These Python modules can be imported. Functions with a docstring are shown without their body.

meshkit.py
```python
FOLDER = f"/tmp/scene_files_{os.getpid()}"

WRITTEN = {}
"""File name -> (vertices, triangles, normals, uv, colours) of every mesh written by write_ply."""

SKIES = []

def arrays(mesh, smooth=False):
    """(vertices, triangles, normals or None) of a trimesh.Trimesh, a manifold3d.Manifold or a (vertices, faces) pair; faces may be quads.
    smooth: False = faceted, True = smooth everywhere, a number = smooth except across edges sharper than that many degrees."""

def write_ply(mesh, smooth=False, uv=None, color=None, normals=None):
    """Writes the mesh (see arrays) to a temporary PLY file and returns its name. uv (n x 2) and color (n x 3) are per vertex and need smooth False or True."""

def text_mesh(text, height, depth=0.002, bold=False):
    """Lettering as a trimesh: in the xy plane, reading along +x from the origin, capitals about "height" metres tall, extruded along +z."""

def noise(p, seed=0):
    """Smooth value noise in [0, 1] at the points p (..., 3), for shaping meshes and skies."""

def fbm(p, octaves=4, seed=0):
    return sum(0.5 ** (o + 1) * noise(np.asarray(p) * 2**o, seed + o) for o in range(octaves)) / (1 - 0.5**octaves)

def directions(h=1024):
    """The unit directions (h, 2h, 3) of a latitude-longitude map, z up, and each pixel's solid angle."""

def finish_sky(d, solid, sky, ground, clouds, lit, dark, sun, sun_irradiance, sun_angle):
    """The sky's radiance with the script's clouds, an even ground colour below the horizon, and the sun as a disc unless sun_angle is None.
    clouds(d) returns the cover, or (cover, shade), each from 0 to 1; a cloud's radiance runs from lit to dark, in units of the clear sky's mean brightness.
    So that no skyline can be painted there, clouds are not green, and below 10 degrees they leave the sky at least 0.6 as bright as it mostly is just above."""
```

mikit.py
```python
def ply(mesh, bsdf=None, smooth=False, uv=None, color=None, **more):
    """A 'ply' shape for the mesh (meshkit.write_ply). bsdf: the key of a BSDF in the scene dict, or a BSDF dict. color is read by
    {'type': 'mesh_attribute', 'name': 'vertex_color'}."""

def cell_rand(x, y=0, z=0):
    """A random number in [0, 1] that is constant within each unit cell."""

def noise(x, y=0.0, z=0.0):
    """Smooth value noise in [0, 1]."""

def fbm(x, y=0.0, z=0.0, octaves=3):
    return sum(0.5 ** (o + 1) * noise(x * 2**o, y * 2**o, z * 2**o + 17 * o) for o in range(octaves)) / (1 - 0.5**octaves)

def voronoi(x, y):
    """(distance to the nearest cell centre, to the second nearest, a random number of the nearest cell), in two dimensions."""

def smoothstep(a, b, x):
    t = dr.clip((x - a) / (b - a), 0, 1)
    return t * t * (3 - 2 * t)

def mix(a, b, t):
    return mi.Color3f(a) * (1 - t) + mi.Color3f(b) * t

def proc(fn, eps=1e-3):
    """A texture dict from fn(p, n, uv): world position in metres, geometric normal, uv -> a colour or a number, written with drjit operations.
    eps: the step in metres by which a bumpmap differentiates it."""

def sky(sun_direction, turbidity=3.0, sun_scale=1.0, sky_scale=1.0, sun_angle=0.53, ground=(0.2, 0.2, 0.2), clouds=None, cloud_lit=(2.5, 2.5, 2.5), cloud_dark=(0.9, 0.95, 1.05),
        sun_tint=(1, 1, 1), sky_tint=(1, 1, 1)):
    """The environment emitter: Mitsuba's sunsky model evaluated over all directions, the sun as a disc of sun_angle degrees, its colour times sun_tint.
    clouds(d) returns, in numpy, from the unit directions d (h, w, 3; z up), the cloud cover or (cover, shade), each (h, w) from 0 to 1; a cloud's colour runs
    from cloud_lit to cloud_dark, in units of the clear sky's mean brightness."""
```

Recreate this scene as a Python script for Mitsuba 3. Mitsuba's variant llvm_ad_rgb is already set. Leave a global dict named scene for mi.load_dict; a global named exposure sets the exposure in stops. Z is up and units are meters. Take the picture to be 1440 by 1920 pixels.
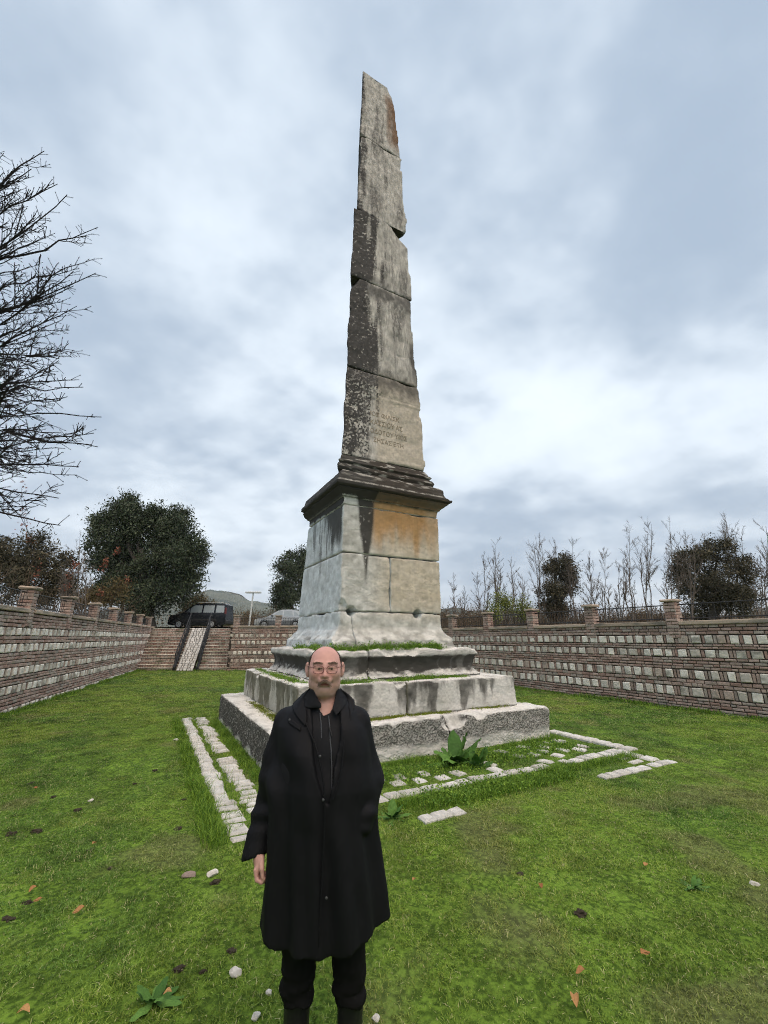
import math, numpy as np, trimesh, manifold3d as m3, drjit as dr, mitsuba as mi, mikit, meshkit
from shapely.geometry import Polygon
from mikit import proc, noise, fbm, voronoi, cell_rand, smoothstep, mix
T4 = mi.ScalarTransform4f
scene, labels = {}, {}

# ------------------------------------------------------------------ camera, light, exposure
F, H = 780.0, 1.78                       # focal length in pixels of the 1440-wide photograph, eye height
TH = math.atan(237 / F)
CT, ST = math.cos(TH), math.sin(TH)
AIR = 3.0e-4
scene['air'] = {'type': 'homogeneous', 'albedo': {'type': 'rgb', 'value': [.95, .95, .95]}, 'sigma_t': {'type': 'rgb', 'value': [AIR, AIR, AIR]}}
scene['camera'] = {'medium': {'type': 'ref', 'id': 'air'}, 'type': 'perspective', 'fov_axis': 'x', 'fov': 2 * math.degrees(math.atan(720 / F)), 'near_clip': 0.05, 'far_clip': 6000.0,
                   'to_world': T4().look_at(origin=[0, 0, H], target=[0, CT, H + ST], up=[0, 0, 1])}
exposure = 1.75

def vray(x, y):
    u, v = (x - 720) / F, (y - 960) / F
    return np.array([u, CT + v * ST, ST - v * CT])

def at(x, y, Y):                         # the point Y metres ahead that the photograph shows at pixel (x, y)
    d = vray(x, y)
    return np.array([0, 0, H]) + d * Y / d[1]

def gnd(x, y, z=0.0):
    d = vray(x, y)
    return np.array([0, 0, H]) + d * (z - H) / d[2]

def clouds(d):
    el = np.clip(d[..., 2], 0.0, 1)
    w = 1.0 / (el + 0.30)
    q = np.stack([d[..., 0] * w, d[..., 1] * w, np.zeros_like(el)], -1)
    a = meshkit.fbm(q * [1.9, 2.2, 1] + [3.1, 1.7, 0], 5, 5)
    b = meshkit.fbm(q * [5.0, 6.2, 1] + [9.1, 4.7, 0], 5, 11)
    c = meshkit.fbm(q * [0.8, 1.1, 1] + [1.3, 8.2, 0], 3, 23)
    e = meshkit.fbm(q * [13.0, 15.0, 1] + [2.1, 6.7, 0], 4, 31)
    s = 0.58 + 1.0 * (a - 0.5) + 0.85 * (b - 0.5) + 0.4 * (c - 0.5) + 0.40 * (e - .5) * (0.3 + 1.4 * b)
    for x, y, r, k in CLOUD_SPOTS:
        v = vray(x, y)
        v = v / np.linalg.norm(v)
        g = np.exp(-(1 - d @ v) / (1 - math.cos(math.radians(r))))
        s = s + .75 * k * g * (0.2 + 1.6 * b)
    return np.ones_like(el), 0.5 + 0.5 * np.tanh(2.3 * (s - 0.49))
CLOUD_SPOTS = [(1050, 740, 8, -.75), (1330, 640, 7, -.45), (1270, 520, 9, .45), (520, 640, 9, -.35), (260, 960, 9, -.3), (600, 1060, 8, -.35), (880, 880, 5, -.45),
               (1180, 860, 6, -.4), (1100, 300, 18, .22), (160, 700, 9, .2), (430, 820, 7, .22), (1330, 930, 6, .25), (250, 330, 9, -.3), (960, 940, 5, .3), (700, 60, 16, .1), (1400, 780, 6, -.3)]
scene['sky'] = mikit.sky((0.20, -0.44, 0.87), turbidity=4, sun_scale=0.3, sun_angle=50, clouds=clouds, cloud_lit=(2.85, 3.14, 3.42), cloud_dark=(1.28, 1.60, 2.02), ground=(0.1, 0.13, 0.06), sun_tint=(1.45, 1.28, 1.12))

# ------------------------------------------------------------------ helpers
def outward(mesh):
    """The same mesh with its faces turned outward (by its signed volume)."""
    v, f = vf(mesh)
    v, f = np.asarray(v, float), np.asarray(f)
    q = v - v.mean(0)
    vol = np.einsum('ij,ij->i', q[f[:, 0]], np.cross(q[f[:, 1]], q[f[:, 2]])).sum()
    return v, (f[:, ::-1] if vol < 0 else f)

def put(key, mesh, bsdf, smooth=False, uv=None, turn=True, **labs):
    if turn: mesh = outward(mesh)
    k, n = key, 0
    while k in scene:
        n += 1
        k = f'{key}_{n:03d}'
    scene[k] = mikit.ply(mesh, bsdf, smooth=smooth, uv=uv)
    if labs: labels[k] = {('category' if a == 'cat' else a): b for a, b in labs.items()}
    return k

NAMES = set()
def thing(name, label, cat=None, group=None, kind=None):
    k, n = name, 0
    while k in NAMES or k in scene:
        n += 1
        k = f'{name}_{n:03d}'
    NAMES.add(k)
    labels[k] = {'label': label}
    if cat: labels[k]['category'] = cat
    if group: labels[k]['group'] = group
    if kind: labels[k]['kind'] = kind
    return k

def cat(meshes):
    """One (vertices, triangles) of many."""
    vs, fs, n = [], [], 0
    for v, f in meshes:
        vs.append(np.asarray(v, float)); fs.append(np.asarray(f) + n); n += len(v)
    return np.vstack(vs), np.vstack(fs)

def vf(m):
    if hasattr(m, 'to_mesh'):
        q = m.to_mesh()
        return np.array(q.vert_properties[:, :3], float), np.array(q.tri_verts)
    if hasattr(m, 'vertices'): return np.array(m.vertices), np.array(m.faces)
    return m

BOXF = np.array([[0, 2, 1], [0, 3, 2], [4, 5, 6], [4, 6, 7], [0, 1, 5], [0, 5, 4], [1, 2, 6], [1, 6, 5], [2, 3, 7], [2, 7, 6], [3, 0, 4], [3, 4, 7]])
def box(x0, x1, y0, y1, z0, z1):
    return np.array([[x0, y0, z0], [x1, y0, z0], [x1, y1, z0], [x0, y1, z0], [x0, y0, z1], [x1, y0, z1], [x1, y1, z1], [x0, y1, z1]], float), BOXF

def rbox(x0, x1, y0, y1, z0, z1, r=0.01):
    """A box with chamfered edges."""
    p = np.array([[a, b, c] for a in (x0, x1) for b in (y0, y1) for c in (z0, z1)], float)
    o = np.array([(x0 + x1) / 2, (y0 + y1) / 2, (z0 + z1) / 2])
    s = np.sign(p - o)
    pts = np.vstack([p - s * r * np.array(k) for k in ([0, 1, 1], [1, 0, 1], [1, 1, 0])])
    return vf(m3.Manifold.hull_points(pts))

def hull(pts, r):
    r = np.broadcast_to(r, len(pts))
    sp = np.array(trimesh.creation.icosphere(subdivisions=1).vertices)
    return m3.Manifold.hull_points(np.vstack([np.asarray(p) + sp * q for p, q in zip(pts, r)]))

def tubes(lines, sides=4):
    """One mesh of tapered tubes; lines: [(points (n, 3), radii (n,))]. Returns (v, f)."""
    vs, fs, n = [], [], 0
    ang = np.arange(sides) / sides * 2 * np.pi
    for P, R in lines:
        P, R = np.asarray(P, float), np.broadcast_to(np.asarray(R, float), len(P))
        t = np.gradient(P, axis=0)
        t /= np.linalg.norm(t, axis=1, keepdims=True) + 1e-12
        ref = np.array([0, 0, 1.0]) if abs(t[:, 2]).mean() < 0.8 else np.array([1.0, 0, 0])
        a = np.cross(t, ref); a /= np.linalg.norm(a, axis=1, keepdims=True) + 1e-12
        b = np.cross(t, a)
        ring = P[:, None] + R[:, None, None] * (np.cos(ang)[None, :, None] * a[:, None] + np.sin(ang)[None, :, None] * b[:, None])
        m = len(P)
        vs.append(ring.reshape(-1, 3)); vs.append(P[[0, -1]])
        i = (np.arange(m - 1)[:, None] * sides + np.arange(sides)[None]).ravel()
        j = (np.arange(m - 1)[:, None] * sides + (np.arange(sides)[None] + 1) % sides).ravel()
        k = np.arange(sides); k2 = (k + 1) % sides
        fs.append(n + np.vstack([np.c_[i, i + sides, j], np.c_[j, i + sides, j + sides], np.c_[k, k2, np.full(sides, m * sides)],
                                 np.c_[k2 + (m - 1) * sides, k + (m - 1) * sides, np.full(sides, m * sides + 1)]]))
        n += m * sides + 2
    return np.vstack(vs), np.vstack(fs)

def nets(xs, ys, zs, V):
    """Surface nets of a signed distance (negative inside) on a rectilinear grid."""
    s = V < 0
    n = np.zeros(np.array(V.shape) - 1, np.int8)
    cor = [(a, b, c) for a in (0, 1) for b in (0, 1) for c in (0, 1)]
    for a, b, c in cor: n += s[a:V.shape[0] - 1 + a, b:V.shape[1] - 1 + b, c:V.shape[2] - 1 + c]
    I = np.argwhere((n > 0) & (n < 8))
    ids = np.full(n.shape, -1); ids[tuple(I.T)] = np.arange(len(I))
    acc, cnt = np.zeros((len(I), 3)), np.zeros(len(I))
    X = lambda J: np.c_[xs[J[:, 0]], ys[J[:, 1]], zs[J[:, 2]]]
    for p in cor:
        for ax in range(3):
            if p[ax]: continue
            q = list(p); q[ax] = 1
            A, B = I + p, I + q
            va, vb = V[tuple(A.T)], V[tuple(B.T)]
            x = (va < 0) != (vb < 0)
            t = (va / np.where(va == vb, 1, va - vb))[:, None]
            acc += np.where(x[:, None], X(A) * (1 - t) + X(B) * t, 0); cnt += x
    v = acc / cnt[:, None]
    fs = []
    for ax in range(3):
        u, w = [(1, 2), (2, 0), (0, 1)][ax]
        lo = [slice(None)] * 3; hi = [slice(None)] * 3
        lo[ax], hi[ax] = slice(0, -1), slice(1, None)
        ch = s[tuple(lo)] != s[tuple(hi)]
        E = np.argwhere(ch)
        E = E[(E[:, u] > 0) & (E[:, w] > 0) & (E[:, u] < V.shape[u] - 1) & (E[:, w] < V.shape[w] - 1)]
        du, dw = np.zeros(3, int), np.zeros(3, int)
        du[u] = 1; dw[w] = 1
        q = np.stack([ids[tuple((E - du - dw).T)], ids[tuple((E - dw).T)], ids[tuple(E.T)], ids[tuple((E - du).T)]], 1)
        flip = ~s[tuple(E.T)]
        q[flip] = q[flip][:, ::-1]
        fs.append(np.vstack([q[:, [0, 1, 2]], q[:, [0, 2, 3]]]))
    return v, np.vstack(fs)

class Sdf:
    """A signed distance gathered from primitives on a rectilinear grid."""
    def __init__(s, xs, ys, zs):
        s.ax = [np.asarray(a, float) for a in (xs, ys, zs)]
        s.V = np.full([len(a) for a in s.ax], 0.3, np.float32)
    def sub(s, lo, hi):
        sl = tuple(slice(max(np.searchsorted(a, l) - 1, 0), np.searchsorted(a, h) + 1) for a, l, h in zip(s.ax, lo, hi))
        return sl, np.meshgrid(*[a[q] for a, q in zip(s.ax, sl)], indexing='ij')
    def mix(s, sl, d, k, sign=1):
        o = s.V[sl]
        if sign < 0: o, d = -o, d
        h = np.clip(0.5 + 0.5 * (o - d) / k, 0, 1)
        r = o * (1 - h) + d * h - k * h * (1 - h)
        s.V[sl] = r * sign
    def ell(s, c, r, k=0.02, sign=1, rot=0.0):
        c, r = np.array(c, float), np.broadcast_to(np.array(r, float), 3)
        m = r.max() + 0.06
        sl, (x, y, z) = s.sub(c - m, c + m)
        x, y, z = x - c[0], y - c[1], z - c[2]
        if rot: x, y = x * math.cos(rot) + y * math.sin(rot), -x * math.sin(rot) + y * math.cos(rot)
        k0 = np.sqrt((x / r[0])**2 + (y / r[1])**2 + (z / r[2])**2)
        k1 = np.sqrt((x / r[0]**2)**2 + (y / r[1]**2)**2 + (z / r[2]**2)**2) + 1e-9
        s.mix(sl, k0 * (k0 - 1) / k1, k, sign)
    def cap(s, a, b, ra, rb, k=0.02, sign=1, sq=(1, 1, 1)):
        a, b = np.array(a, float), np.array(b, float)
        m = max(ra, rb) + 0.06
        sl, (x, y, z) = s.sub(np.minimum(a, b) - m, np.maximum(a, b) + m)
        e = b - a
        t = np.clip(((x - a[0]) * e[0] + (y - a[1]) * e[1] + (z - a[2]) * e[2]) / (e @ e + 1e-12), 0, 1)
        d = np.sqrt(((x - a[0] - e[0] * t) / sq[0])**2 + ((y - a[1] - e[1] * t) / sq[1])**2 + ((z - a[2] - e[2] * t) / sq[2])**2) - (ra + (rb - ra) * t)
        s.mix(sl, d, k, sign)
    def mesh(s): return nets(*s.ax, s.V)

def rng_(k): return np.random.default_rng(k)

# ------------------------------------------------------------------ materials
PHI = math.radians(28.3)
OA, OB, OC = np.array([math.cos(PHI), math.sin(PHI), 0]), np.array([-math.sin(PHI), math.cos(PHI), 0]), np.array([-1.498, 6.221, 0])
def W(a, b, z): return OC + a * OA + b * OB + np.array([0, 0, z])
def ob(p):                                # monument coordinates in a texture
    x, y = p.x - float(OC[0]), p.y - float(OC[1])
    return x * float(OA[0]) + y * float(OA[1]), x * float(OB[0]) + y * float(OB[1]), p.z

def mat(name, fn, rough=0.8, spec=0.3, bump=None, bscale=1.0, two=False, **more):
    m = {'type': 'principled', 'base_color': proc(fn) if callable(fn) else {'type': 'rgb', 'value': list(fn)}, 'roughness': rough, 'specular': spec, **more}
    if bump is not None: m = {'type': 'bumpmap', 'arbitrary': proc(bump, 4e-3), 'scale': bscale, 'bsdf': m}
    if two: m = {'type': 'twosided', 'bsdf': m}
    scene[name] = m
def C3(*c): return mi.Color3f(*c)

def col_brick(p, n, uv):
    r = uv.x
    c = mix(C3(.34, .225, .19), C3(.46, .35, .305), smoothstep(.0, .6, r))
    c = mix(c, C3(.40, .35, .31), smoothstep(.6, 1., r))
    f = fbm(p.x * 9, p.y * 9, p.z * 14, 3)
    c = c * (0.62 + 0.7 * f)
    return mix(c, C3(.15, .145, .125), .5 * smoothstep(.56, .76, fbm(p.x * 1.3 + 7, p.y * 1.3, p.z * 2.2, 3)))
def col_pale(p, n, uv):
    r = uv.x
    c = mix(C3(.56, .515, .455), C3(.84, .80, .73), smoothstep(.05, .8, r))
    c = mix(c, C3(.42, .32, .27), .8 * smoothstep(.86, .97, uv.y))
    f = fbm(p.x * 12, p.y * 12, p.z * 12, 3)
    c = c * (0.72 + 0.5 * f)
    return mix(c, C3(.17, .165, .14), .7 * smoothstep(.55, .75, fbm(p.x * 3 + 4, p.y * 3, p.z * 4, 3)))
mat('mat_brick', col_brick, .9, .15, lambda p, n, uv: 0.006 * fbm(p.x * 40, p.y * 40, p.z * 40, 2))
mat('mat_palestone', col_pale, .85, .2, lambda p, n, uv: 0.008 * fbm(p.x * 30, p.y * 30, p.z * 30, 2))
mat('mat_mortar', lambda p, n, uv: C3(.062, .05, .042) * (0.5 + 0.9 * fbm(p.x * 7, p.y * 7, p.z * 7, 2)), .95, .1)
mat('mat_coping', lambda p, n, uv: mix(C3(.42, .34, .27), C3(.22, .2, .17), smoothstep(.4, .7, fbm(p.x * 2.5, p.y * 2.5, p.z * 8, 3))) * (0.8 + 0.4 * uv.x), .85, .2)
mat('mat_iron', (.018, .018, .02), .5, .4)
mat('mat_concrete', lambda p, n, uv: mix(C3(.55, .52, .46), C3(.17, .18, .12), smoothstep(.4, .72, fbm(p.x * 2.2, p.y * 2.2, p.z * 2.2, 3))) * (.75 + .4 * uv.x), .9, .2)
mat('mat_cobble', lambda p, n, uv: mix(C3(.62, .62, .60), C3(.46, .45, .42), uv.x) * (.72 + .5 * fbm(p.x * 14, p.y * 14, p.z * 9, 3)), .75, .3,
    lambda p, n, uv: 0.01 * fbm(p.x * 30, p.y * 30, p.z * 30, 2))

def col_lawn(p, n, uv):
    f = fbm(p.x * 38, p.y * 38, 0., 3)
    c = mix(C3(.045, .085, .012), C3(.13, .22, .03), smoothstep(.25, .75, f)) * (.6 + .8 * fbm(p.x * 3, p.y * 3, 0., 3))
    bare = .6 * smoothstep(.64, .78, fbm(p.x * 1.1 + 3, p.y * 1.1 + 8, 0., 3))
    return mix(c, C3(.13, .115, .07) * (.5 + f), .7 * bare)
mat('mat_lawn', col_lawn, .95, .1)
def col_blade(p, n, uv):
    r = uv.x
    big = fbm(p.x * .55 + 2.2, p.y * .55 + 5.1, 0., 3)
    med = fbm(p.x * 2.6 + 1.2, p.y * 2.6, 0., 3)
    c = mix(C3(.085, .18, .020), C3(.30, .42, .070), r)
    c = mix(c, C3(.07, .17, .035) * (.7 + .9 * r), .6 * smoothstep(.46, .66, big))
    c = mix(c, C3(.30, .34, .075), .65 * smoothstep(.48, .72, med) * smoothstep(.2, .8, r))
    tuft = fbm(p.x * 5.5 + 4, p.y * 5.5 + 1, 0., 2)
    c = c * (.60 + .46 * smoothstep(.25, .68, tuft) + .22 * smoothstep(.4, .6, med))
    c = mix(c, C3(.24, .22, .10), .42 * smoothstep(.64, .76, fbm(p.x * 1.1 + 3, p.y * 1.1 + 8, 0., 3)))
    return mix(c, C3(.55, .54, .28), smoothstep(.91, .96, uv.y))
mat('mat_blade', col_blade, .6, .25, two=True)
mat('mat_weed', lambda p, n, uv: mix(C3(.05, .14, .015), C3(.22, .36, .04), uv.x), .6, .25, two=True)
mat('mat_moss', lambda p, n, uv: mix(C3(.10, .12, .02), C3(.24, .30, .03), uv.x), .8, .15, two=True)
mat('mat_dock', lambda p, n, uv: mix(C3(.045, .12, .022), C3(.11, .23, .045), uv.x) * (.75 + .5 * fbm(p.x * 40, p.y * 40, p.z * 40, 2)), .65, .2, two=True)
mat('mat_earth', lambda p, n, uv: mix(C3(.11, .1, .055), C3(.09, .12, .04), fbm(p.x * .8, p.y * .8, 0., 4)), .95, .1)
mat('mat_hill', lambda p, n, uv: mix(C3(.018, .036, .036), C3(.06, .075, .062), smoothstep(.4, .62, fbm(p.x * .012, p.y * .012, p.z * .02, 5))), .95, .1, two=True)
mat('mat_olive', lambda p, n, uv: mix(C3(.02, .036, .016), C3(.13, .165, .095), uv.x * uv.x), .55, .3, two=True)
mat('mat_oak', lambda p, n, uv: mix(C3(.042, .042, .025), C3(.19, .165, .105), uv.x * uv.x), .6, .25, two=True)
mat('mat_brownleaf', lambda p, n, uv: mix(C3(.06, .055, .025), C3(.19, .14, .06), uv.x), .7, .2, two=True)
mat('mat_redleaf', lambda p, n, uv: mix(C3(.16, .045, .03), C3(.33, .13, .08), uv.x), .7, .2, two=True)
mat('mat_limeleaf', lambda p, n, uv: mix(C3(.10, .13, .03), C3(.25, .28, .07), uv.x), .7, .2, two=True)
mat('mat_bark', lambda p, n, uv: mix(C3(.05, .045, .04), C3(.12, .105, .09), fbm(p.x * 5, p.y * 5, p.z * 2, 3)), .9, .15)
mat('mat_darkbark', (.028, .025, .025), .9, .1)
mat('mat_greybark', (.15, .13, .115), .9, .1)

# marble: base, black lichen crust, rust stains, each where it grows on the monument
def col_step(p, n, uv):
    a, b, z = ob(p)
    f = fbm(a * 7, b * 7, z * 7, 4)
    fine = fbm(a * 34, b * 34, z * 34, 2)
    w = mix(C3(.60, .59, .55), C3(.75, .75, .73), f) * (.7 + .5 * fine)
    side = 1 - smoothstep(.25, .65, n.z)
    streak = fbm(a * 4.5 + b * 4.5, z * 1.1, 3.0, 4)
    t1 = 1 - smoothstep(.54, .56, z)
    t3 = smoothstep(1.08, 1.10, z)
    t2 = (1 - t1) * (1 - t3)
    zl = z + .22 * (fbm(a * 2.1, b * 2.1, 1.0, 3) - .5)
    left = smoothstep(.3, .7, -(n.x * float(OA[0]) + n.y * float(OA[1])))
    d1 = smoothstep(.12, .22, zl - .18 * left * 0 + .12 * left) * smoothstep(-.2, .1, fine - .33) * (.42 + .45 * smoothstep(.36, .62, fbm(a * 52 + z * 14, b * 52, z * 52 - a * 12, 2)) + .38 * left)
    d2 = smoothstep(.36, .62, streak + .55 * (z - .95) + .12 * left) * (.55 + .5 * f)
    d3 = .84 + .4 * smoothstep(.3, .6, streak)
    k = side * dr.clip(d1 * t1 + d2 * t2 + d3 * t3, 0, .96)
    rim = smoothstep(1.44, 1.50, z + .06 * (f - .5))
    k = k * (1 - .85 * rim)
    top = (1 - side) * .5 * smoothstep(.5, .72, fbm(a * 5 + 9, b * 5, z * 3, 4))
    c = mix(w, C3(.040, .038, .033), k)
    c = mix(c, C3(.2, .19, .1), .35 * t2 * side * left)
    return mix(c, C3(.2, .2, .17), top)
mat('mat_step', col_step, .85, .25, lambda p, n, uv: 0.03 * fbm(p.x * 14, p.y * 14, p.z * 14, 3) + 0.022 * fbm(p.x * 42 + p.z * 9, p.y * 42, p.z * 42 - p.x * 8, 3), 1.0)

def col_ped(p, n, uv):
    a, b, z = ob(p)
    f = fbm(a * 6, b * 6, z * 6, 4)
    fine = .68 * fbm(a * 11 + z * 5, b * 11 - z * 4, z * 12 - a * 5 + b * 3, 5) + .32 * fbm(a * 24 + .5 * z, b * 24 - .4 * z, z * 2.2, 4)
    front = smoothstep(.4, .8, -(n.x * float(OB[0]) + n.y * float(OB[1])))
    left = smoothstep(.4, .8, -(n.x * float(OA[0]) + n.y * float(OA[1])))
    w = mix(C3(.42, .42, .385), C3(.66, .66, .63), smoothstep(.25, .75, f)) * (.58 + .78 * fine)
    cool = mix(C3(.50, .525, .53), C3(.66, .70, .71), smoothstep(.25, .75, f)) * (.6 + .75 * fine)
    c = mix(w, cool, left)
    tan = front * smoothstep(1.9, 2.7, a + .5 * (f - .5)) * smoothstep(1.9, 2.6, z)
    c = mix(c, C3(.55, .47, .34) * (.58 + .78 * fine), .68 * tan)
    st = fbm(a * 5, z * .6, 8.0, 4)
    rust = front * smoothstep(1.95, 2.25, a + .2 * (st - .5)) * smoothstep(3.45, 4.25, z + .9 * (st - .5)) * (1 - .35 * smoothstep(3.35, 3.6, a))
    c = mix(c, mix(C3(.40, .19, .055), C3(.52, .32, .14), st) * (.6 + .7 * fine), .92 * rust)
    run = front * smoothstep(.07, .03, dr.abs(a - 3.22 + .05 * (st - .5))) * smoothstep(3.0, 4.2, z)
    c = mix(c, C3(.33, .2, .09), .5 * run)
    wd = .17 * smoothstep(2.75, 4.3, z)
    bk = front * smoothstep(.05, -.03, dr.abs(a - 1.98 + .06 * (st - .5)) - wd * (.75 + .5 * st)) * smoothstep(2.6, 3.1, z + .6 * (st - .5)) * smoothstep(.22, .42, fine)
    sl = fbm(b * 6, z * .7, 2.0, 4)
    bl = left * smoothstep(3.45, 3.95, z + 1.9 * (sl - .5)) * smoothstep(1.30, 1.38, b) * smoothstep(2.45, 2.2, b + .3 * (sl - .5))
    bl = dr.maximum(bl, left * .6 * smoothstep(.6, .7, sl) * smoothstep(2.9, 3.5, z))
    crust = smoothstep(4.50, 4.62, z - .05 * front + .16 * (st - .5)) * (.74 + .5 * fine)
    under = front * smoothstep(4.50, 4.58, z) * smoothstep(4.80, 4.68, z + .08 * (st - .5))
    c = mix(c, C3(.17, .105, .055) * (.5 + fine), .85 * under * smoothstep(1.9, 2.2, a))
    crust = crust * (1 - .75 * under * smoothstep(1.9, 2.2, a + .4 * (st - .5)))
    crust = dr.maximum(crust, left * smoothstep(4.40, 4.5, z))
    c = mix(c, C3(.034, .032, .029), dr.clip(.95 * bk + .92 * bl + crust * 1.05, 0, .97))
    pl = smoothstep(.52, .66, fbm(a * 5 + 3, b * 5, z * 16, 4)) * smoothstep(4.9, 5.1, z) * .7
    lip = smoothstep(.035, .008, dr.abs(z - 4.868 + .02 * (f - .5))) * smoothstep(.35, .6, fine)
    c = mix(c, C3(.42, .41, .37), dr.maximum(pl, .75 * lip))
    low = smoothstep(2.0, 1.75, z) * smoothstep(.5, .68, fbm(a * 6, b * 6, z * 9, 3))
    return mix(c, C3(.17, .17, .15), .6 * low)
mat('mat_pedestal', col_ped, .8, .3, lambda p, n, uv: 0.02 * fbm(p.x * 16, p.y * 16, p.z * 16, 3), 1.0)

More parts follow.
